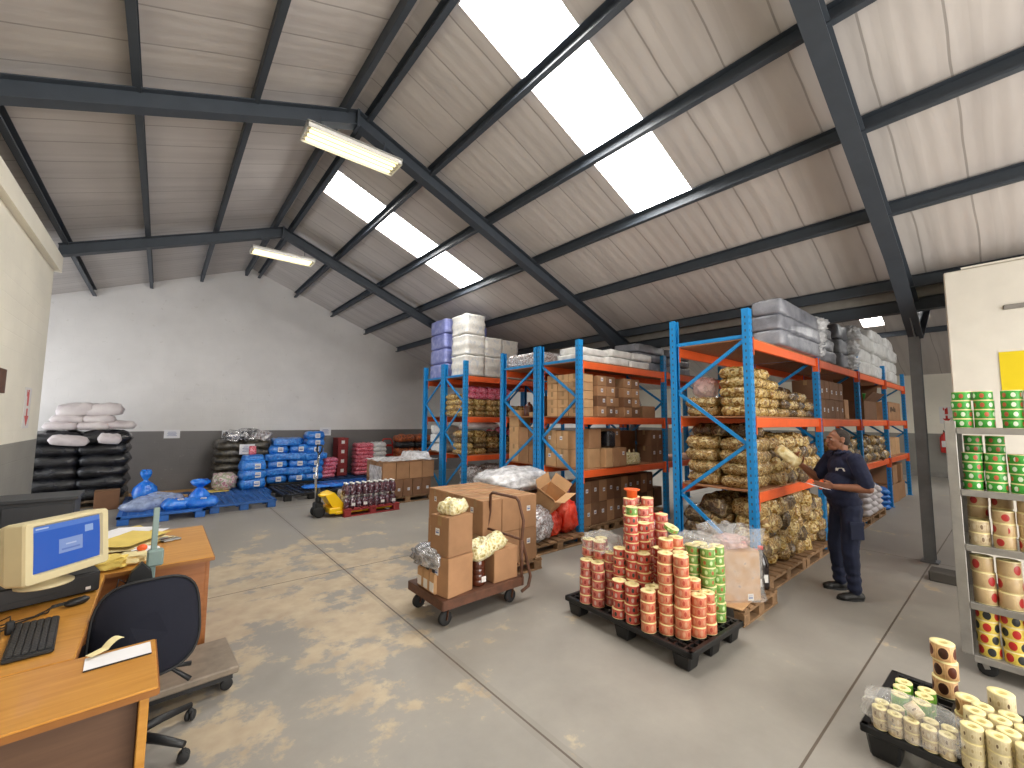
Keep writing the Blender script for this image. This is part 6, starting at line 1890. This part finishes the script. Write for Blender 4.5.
# joints (local: y forward, x to his right)
hipL, hipR = V((-.095, 0, .90)), V((.095, 0, .90))
kneeL, kneeR = V((-.115, .04, .49)), V((.135, .04, .49))
ankL, ankR = V((-.13, .03, .09)), V((.165, .0, .09))
shL, shR = V((-.195, -.01, 1.415)), V((.195, .01, 1.415))
elL, elR = V((-.265, -.075, 1.13)), V((.27, .13, 1.17))
wrL, wrR = V((-.165, .185, 1.135)), V((.17, .335, 1.33))
HC = V((0, .045, 1.615))       # head centre, tilted a little forward
def finger_chain(base, dirs, r0, r1):
    out = []; p = base
    for i, d_ in enumerate(dirs):
        q = p + d_
        out.append(('c', tuple(p), tuple(q), r0 + (r1 - r0) * i / len(dirs), r0 + (r1 - r0) * (i + 1) / len(dirs)))
        p = q
    return out
def hand(wrist, fwd, side, nrm, curl, spread=.25):
    """fwd: along palm, side: towards the thumb, nrm: palm normal (grasp side)"""
    f, s, n = fwd.normalized(), side.normalized(), nrm.normalized()
    parts = []
    pc = wrist + f * .045
    for k in range(4):
        off = (1.5 - k) * .019
        parts.append(('c', tuple(wrist + s * off * .6 + f * .01), tuple(wrist + f * .082 + s * off), .013, .0115))
    lens = (.070, .078, .072, .056)
    for k in range(4):
        off = (1.5 - k) * .021
        L_ = lens[k]
        base = wrist + f * .082 + s * off
        ds = []
        for j, fr in enumerate((.45, .32, .23)):
            a = curl * (.5 + j * .75) + .06 * k
            ds.append((f * math.cos(a) + n * math.sin(a) + s * off * 1.2) * L_ * fr * 1.15)
        parts += finger_chain(base, ds, .0098, .0074)
    tb = wrist + f * .022 + s * .028 + n * .006
    parts += finger_chain(tb, [(f * .55 + s * .75 + n * .25).normalized() * .030, (f * .85 + s * .35 + n * .45).normalized() * .030, (f * .9 + s * .0 + n * .5).normalized() * .024], .0125, .009)
    return parts
# head turned towards what he reads: same heading as the body
hd = []
hd += [('e', HC + V((0, -.018, .028)), (.074, .094, .082)), ('e', HC + V((0, .02, -.02)), (.064, .068, .085)), ('e', HC + V((0, .042, -.078)), (.042, .045, .035)),
       ('e', HC + V((0, .055, -.095)), (.024, .025, .020)), ('e', HC + V((0, .074, .028)), (.050, .018, .012)),
       ('c', HC + V((0, .083, .018)), HC + V((0, .105, -.022)), .009, .013), ('e', HC + V((0, .094, -.026)), (.018, .014, .010)),
       ('e', HC + V((0, .081, -.058)), (.026, .016, .011))]
for s in (-1, 1):
    hd += [('e', HC + V((s * .036, .060, -.012)), (.022, .022, .018)), ('e', HC + V((s * .076, -.012, -.005)), (.010, .021, .034)), ('e', HC + V((s * .078, -.018, .012)), (.012, .018, .016))]
body = hd + [('c', HC + V((0, -.035, -.05)), (0, .0, 1.44), .056, .064)]
body += [('e', (0, .0, 1.30), (.155, .09, .14)), ('e', (0, .02, 1.10), (.14, .095, .15)), ('e', (0, 0, .96), (.145, .095, .11)), ('c', shL, shR, .05, .05)]
body += [('c', shL, elL, .054, .043), ('c', elL, elL.lerp(wrL, .3), .042, .045), ('c', elL.lerp(wrL, .3), wrL, .045, .029), ('c', shR, elR, .054, .043), ('c', elR, elR.lerp(wrR, .3), .042, .045), ('c', elR.lerp(wrR, .3), wrR, .045, .029)]
body += [('c', hipL, kneeL, .072, .05), ('c', kneeL, ankL, .048, .033), ('c', hipR, kneeR, .072, .05), ('c', kneeR, ankR, .048, .033)]
for a_ in (ankL, ankR): body.append(('c', a_ + V((0, -.02, -.045)), a_ + V((-.005, .07, -.058)), .026, .020))
fL = (wrL - elL).normalized(); fR = (wrR - elR).normalized()
body += hand(wrL, V((fL.x * .5 + .1, fL.y, .08)), V((-.55, .1, .85)), V((.8, .2, .1)), .55)
body += hand(wrR, V((-.25, .62, .65)), V((-.75, -.35, .25)), V((-.25, -.55, .6)), .75)
obj_ = link('body', sdf_mesh('body', body, ['skin'], .0055, 3), man)
# face details
for s in (-1, 1):
    b = B(); b.lathe([(0, -.011), (.007, -.008), (.0095, 0), (.007, .008), (0, .011)], n=12); e_ = obj('eye', b, 'eye_white', obj_, tuple(HC + V((s * .031, .0715, .000))))
    b = B(); b.lathe([(0, 0), (.0068, .001), (.0045, .003), (0, .004)], n=10, mtx=Matrix.Rotation(-PI / 2, 4, 'X')); obj('iris', b, 'eye_dark', e_, (0, .009, -.001))
    b = B(); b.tube([tuple(HC + V((s * .016, .089, .022))), tuple(HC + V((s * .033, .085, .027))), tuple(HC + V((s * .050, .072, .020)))], [.004, .005, .003], n=6); obj('eyebrow', b, 'hair', obj_)
b = B(); b.tube([tuple(HC + V((-.022, .088, -.062))), tuple(HC + V((0, .097, -.060))), tuple(HC + V((.022, .088, -.062)))], [.003, .006, .003], n=8); obj('lips', b, 'lips', obj_)
# short hair, receding over the brow
hm = sdf_mesh('hair', [('e', HC + V((0, -.028, .034)), (.0785, .092, .084)), ('e', HC + V((0, -.052, -.012)), (.074, .066, .062))], ['hair'], .006, 3, lambda c_: .0035 * noise.noise(c_ * 90))
bmh = bmesh.new(); bmh.from_mesh(hm)
kill = []
for v in bmh.verts:
    p = v.co - HC
    lim = .026 - max(0.0, .06 - p.z) * .55
    if p.y > lim or p.z < -.062 or (abs(p.x) > .058 and p.z < .022 and p.y > -.028): kill.append(v)
bmesh.ops.delete(bmh, geom=kill, context='VERTS'); bmh.to_mesh(hm); bmh.free()
ho = link('hair', hm, man)
# polo shirt
def crumple(c_): return .006 * noise.noise(V((c_.x * 9, c_.y * 9, c_.z * 14))) + .003 * noise.noise(c_ * 30)
sleeveL = shL.lerp(elL, .80); sleeveR = shR.lerp(elR, .80)
shirt = [('e', (0, -.005, 1.31), (.195, .125, .16)), ('e', (0, .03, 1.13), (.178, .148, .17)), ('e', (0, .045, 1.06), (.172, .150, .12)), ('c', (0, .0, 1.00), (0, .0, .90), .0, .0),
         ('e', (0, .01, .97), (.185, .140, .10)), ('c', shL + V((.05, 0, 0)), shR + V((-.05, 0, 0)), .072, .072), ('c', shL, sleeveL, .076, .072), ('c', shR, sleeveR, .076, .072), ('c', (0, -.0, 1.40), (0, .01, 1.475), .085, .066)]
shirt = [p for p in shirt if not (p[0] == 'c' and p[3] == 0.0)]
shm = sdf_mesh('polo_shirt', shirt, ['navy_cloth'], .008, 5, crumple)
so = link('polo_shirt', shm, man)
b = B()
n = 28
for z0_, r0_, z1_, r1_ in ((1.465, .074, 1.505, .068), (1.505, .068, 1.480, .092)):
    for i in range(n - 3):
        a0, a1 = PI / 2 + .32 + (2 * PI - .64) * i / (n - 3), PI / 2 + .32 + (2 * PI - .64) * (i + 1) / (n - 3)
        def pt(a, r_, z_): return (r_ * math.cos(a), .012 + r_ * 1.0 * math.sin(a), z_ - .022 * max(0, math.sin(a)))
        f0 = [pt(a0, r0_, z0_), pt(a1, r0_, z0_), pt(a1, r1_, z1_), pt(a0, r1_, z1_)]
        b._add(f0 + [(x * 1.06, (y - .012) * 1.06 + .012, z_) for x, y, z_ in f0], [(0, 1, 2, 3), (7, 6, 5, 4), (0, 4, 5, 1), (2, 6, 7, 3), (1, 5, 6, 2), (0, 3, 7, 4)], 0, True)
obj('collar', b, 'navy_cloth', so)
# white winged chest emblem laid on the shirt
from mathutils.bvhtree import BVHTree
bmt = bmesh.new(); bmt.from_mesh(shm); bvh = BVHTree.FromBMesh(bmt)
b = B()
def on_shirt(u_, w_):
    base = V((-.11, .6, 1.305)); ax_u = V((.8, .0, 0)); 
    o_ = base + V((1, .0, 0)) * u_ + V((0, 0, 1)) * w_
    hit = bvh.ray_cast(o_, V((.0, -1, 0)))
    return (hit[0] + hit[1] * .003) if hit[0] else None
def patch(poly):
    pts = [on_shirt(*p) for p in poly]
    if all(pts): b._add([tuple(p) for p in pts], [tuple(range(len(pts)))], 0)
patch([(-.045, -.012), (.045, -.012), (.040, .002), (-.040, .002)])
patch([(-.040, .004), (.03, .004), (.018, .016), (-.018, .022), (-.036, .014)])
patch([(.02, .006), (.044, .004), (.040, .016), (.028, .018)])
obj('chest_emblem', b, 'label_white', so)
# trousers
tr = [('e', (0, .0, .955), (.160, .115, .09)), ('e', (0, -.02, .885), (.158, .122, .10)),
      ('c', hipL, kneeL, .098, .078), ('c', kneeL, ankL + V((0, 0, .0)), .078, .060), ('c', hipR, kneeR, .098, .078), ('c', kneeR, ankR, .078, .060)]
def tcr(c_): return .008 * noise.noise(V((c_.x * 8, c_.y * 8, c_.z * 16))) + (.006 * math.sin(c_.z * 70) if c_.z < .26 else 0)
to = link('trousers', sdf_mesh('trousers', tr, ['trouser'], .008, 5, tcr), man)
b = B(); b.box((-.205, .02, .70), (.02, .13, .17), bev=.006, rz=.05); b.box((-.212, .02, .775), (.012, .14, .04), bev=.004, rz=.05); obj('cargo_pocket', b, 'trouser', to)
for i, (a_, yaw_) in enumerate(((ankL, .12), (ankR, -.05))):
    sh = [('e', a_ + V((0, -.01, -.035)), (.045, .06, .05)), ('c', a_ + V((0, -.045, -.050)), a_ + V((math.sin(-yaw_) * .14, .10, -.056)), .044, .040), ('e', a_ + V((math.sin(-yaw_) * .14, .120, -.060)), (.045, .052, .032))]
    m_ = sdf_mesh('shoe', sh, ['shoe'], .007, 3)
    for v in m_.vertices: v.co.z = max(v.co.z, .006)
    s_ = link('shoe', m_, man)
    bb = B()
    o2 = []
    for k in range(20):
        t_ = 2 * PI * k / 20
        o2.append((a_.x + .05 * math.cos(t_), a_.y + .045 + .125 * math.sin(t_)))
    bb.prism(o2, 0.0, .022); obj('sole', bb, 'black_rubber', s_)
bmt.free()
# what he holds
RM = Matrix.Translation((5.66, 1.24, 0)) @ Matrix.Rotation(RZM, 4, 'Z')
o = thing('paper_sheet', 'white paper the man holds in his lower hand', 'paper', RM @ V((-.105, .30, 1.125)), RZM)
b = drape(-.09, .09, -.075, .135, lambda x, y: .0 + .15 * y * y - .03 * abs(x), 8, 10, 3, .002); obj('sheet', b, 'paper', o)
o.rotation_euler = (.22, -.12, RZM + .2)
X_ = V((-.05, .76, .65)).normalized(); N_ = V((-.88, .47, .1)); N_ = (N_ - X_ * N_.dot(X_)).normalized(); Y_ = N_.cross(X_)
R_ = Matrix((X_, Y_, N_)).transposed()
gp = V((.10, .44, 1.375)) + X_ * .07 - N_ * .03
o = place('snack_pack', pillow(.30, .125, .065, 88, nx=16, ny=9, bump=.3).mesh('pack', ['gold_sheen']), 'slim gold pack the man holds up in his raised hand', 'pack', RM @ gp)
o.rotation_euler = (Euler((0, 0, RZM)).to_matrix() @ R_).to_euler()
# ------------------------------------------------------------------ light
w = bpy.data.worlds.new('world'); sc.world = w
w.use_nodes = True
bg = w.node_tree.nodes['Background']
bg.inputs['Color'].default_value = (0.85, 0.92, 1.0, 1); bg.inputs['Strength'].default_value = 1.0
def area(name, loc, rot, sx, sy, power, color):
    l = bpy.data.lights.new(name, 'AREA'); l.shape = 'RECTANGLE'; l.size = sx; l.size_y = sy
    l.energy = power; l.color = color
    o = bpy.data.objects.new(name, l); C.objects.link(o); o.location = loc; o.rotation_euler = rot
    return o
# fill lamp added behind the viewer, as daylight from an unseen opening
area('added_front_daylight', (3.2, YF - 0.3, 1.85), (PI / 2, 0, 0), 6.4, 3.5, 500, (1.0, 0.95, 0.88))
area('added_side_daylight', (-4.4, 11.4, 1.65), (0, -PI / 2, 0), 3.1, 3.1, 120, (0.95, 0.97, 1.0))  # added lamp, no such source in view; brightens the back wall
sc.view_settings.view_transform = 'Standard'
sc.view_settings.look = 'None'
sc.view_settings.gamma = 1.0
sc.view_settings.exposure = 0.0
sc.view_settings.use_curve_mapping = False
sc.cycles.use_denoising = True
sc.cycles.max_bounces = 8
sc.cycles.diffuse_bounces = 5
sc.cycles.transparent_max_bounces = 12
sc.cycles.caustics_reflective = False
sc.cycles.caustics_refractive = False
sc.cycles.sample_clamp_indirect = 6
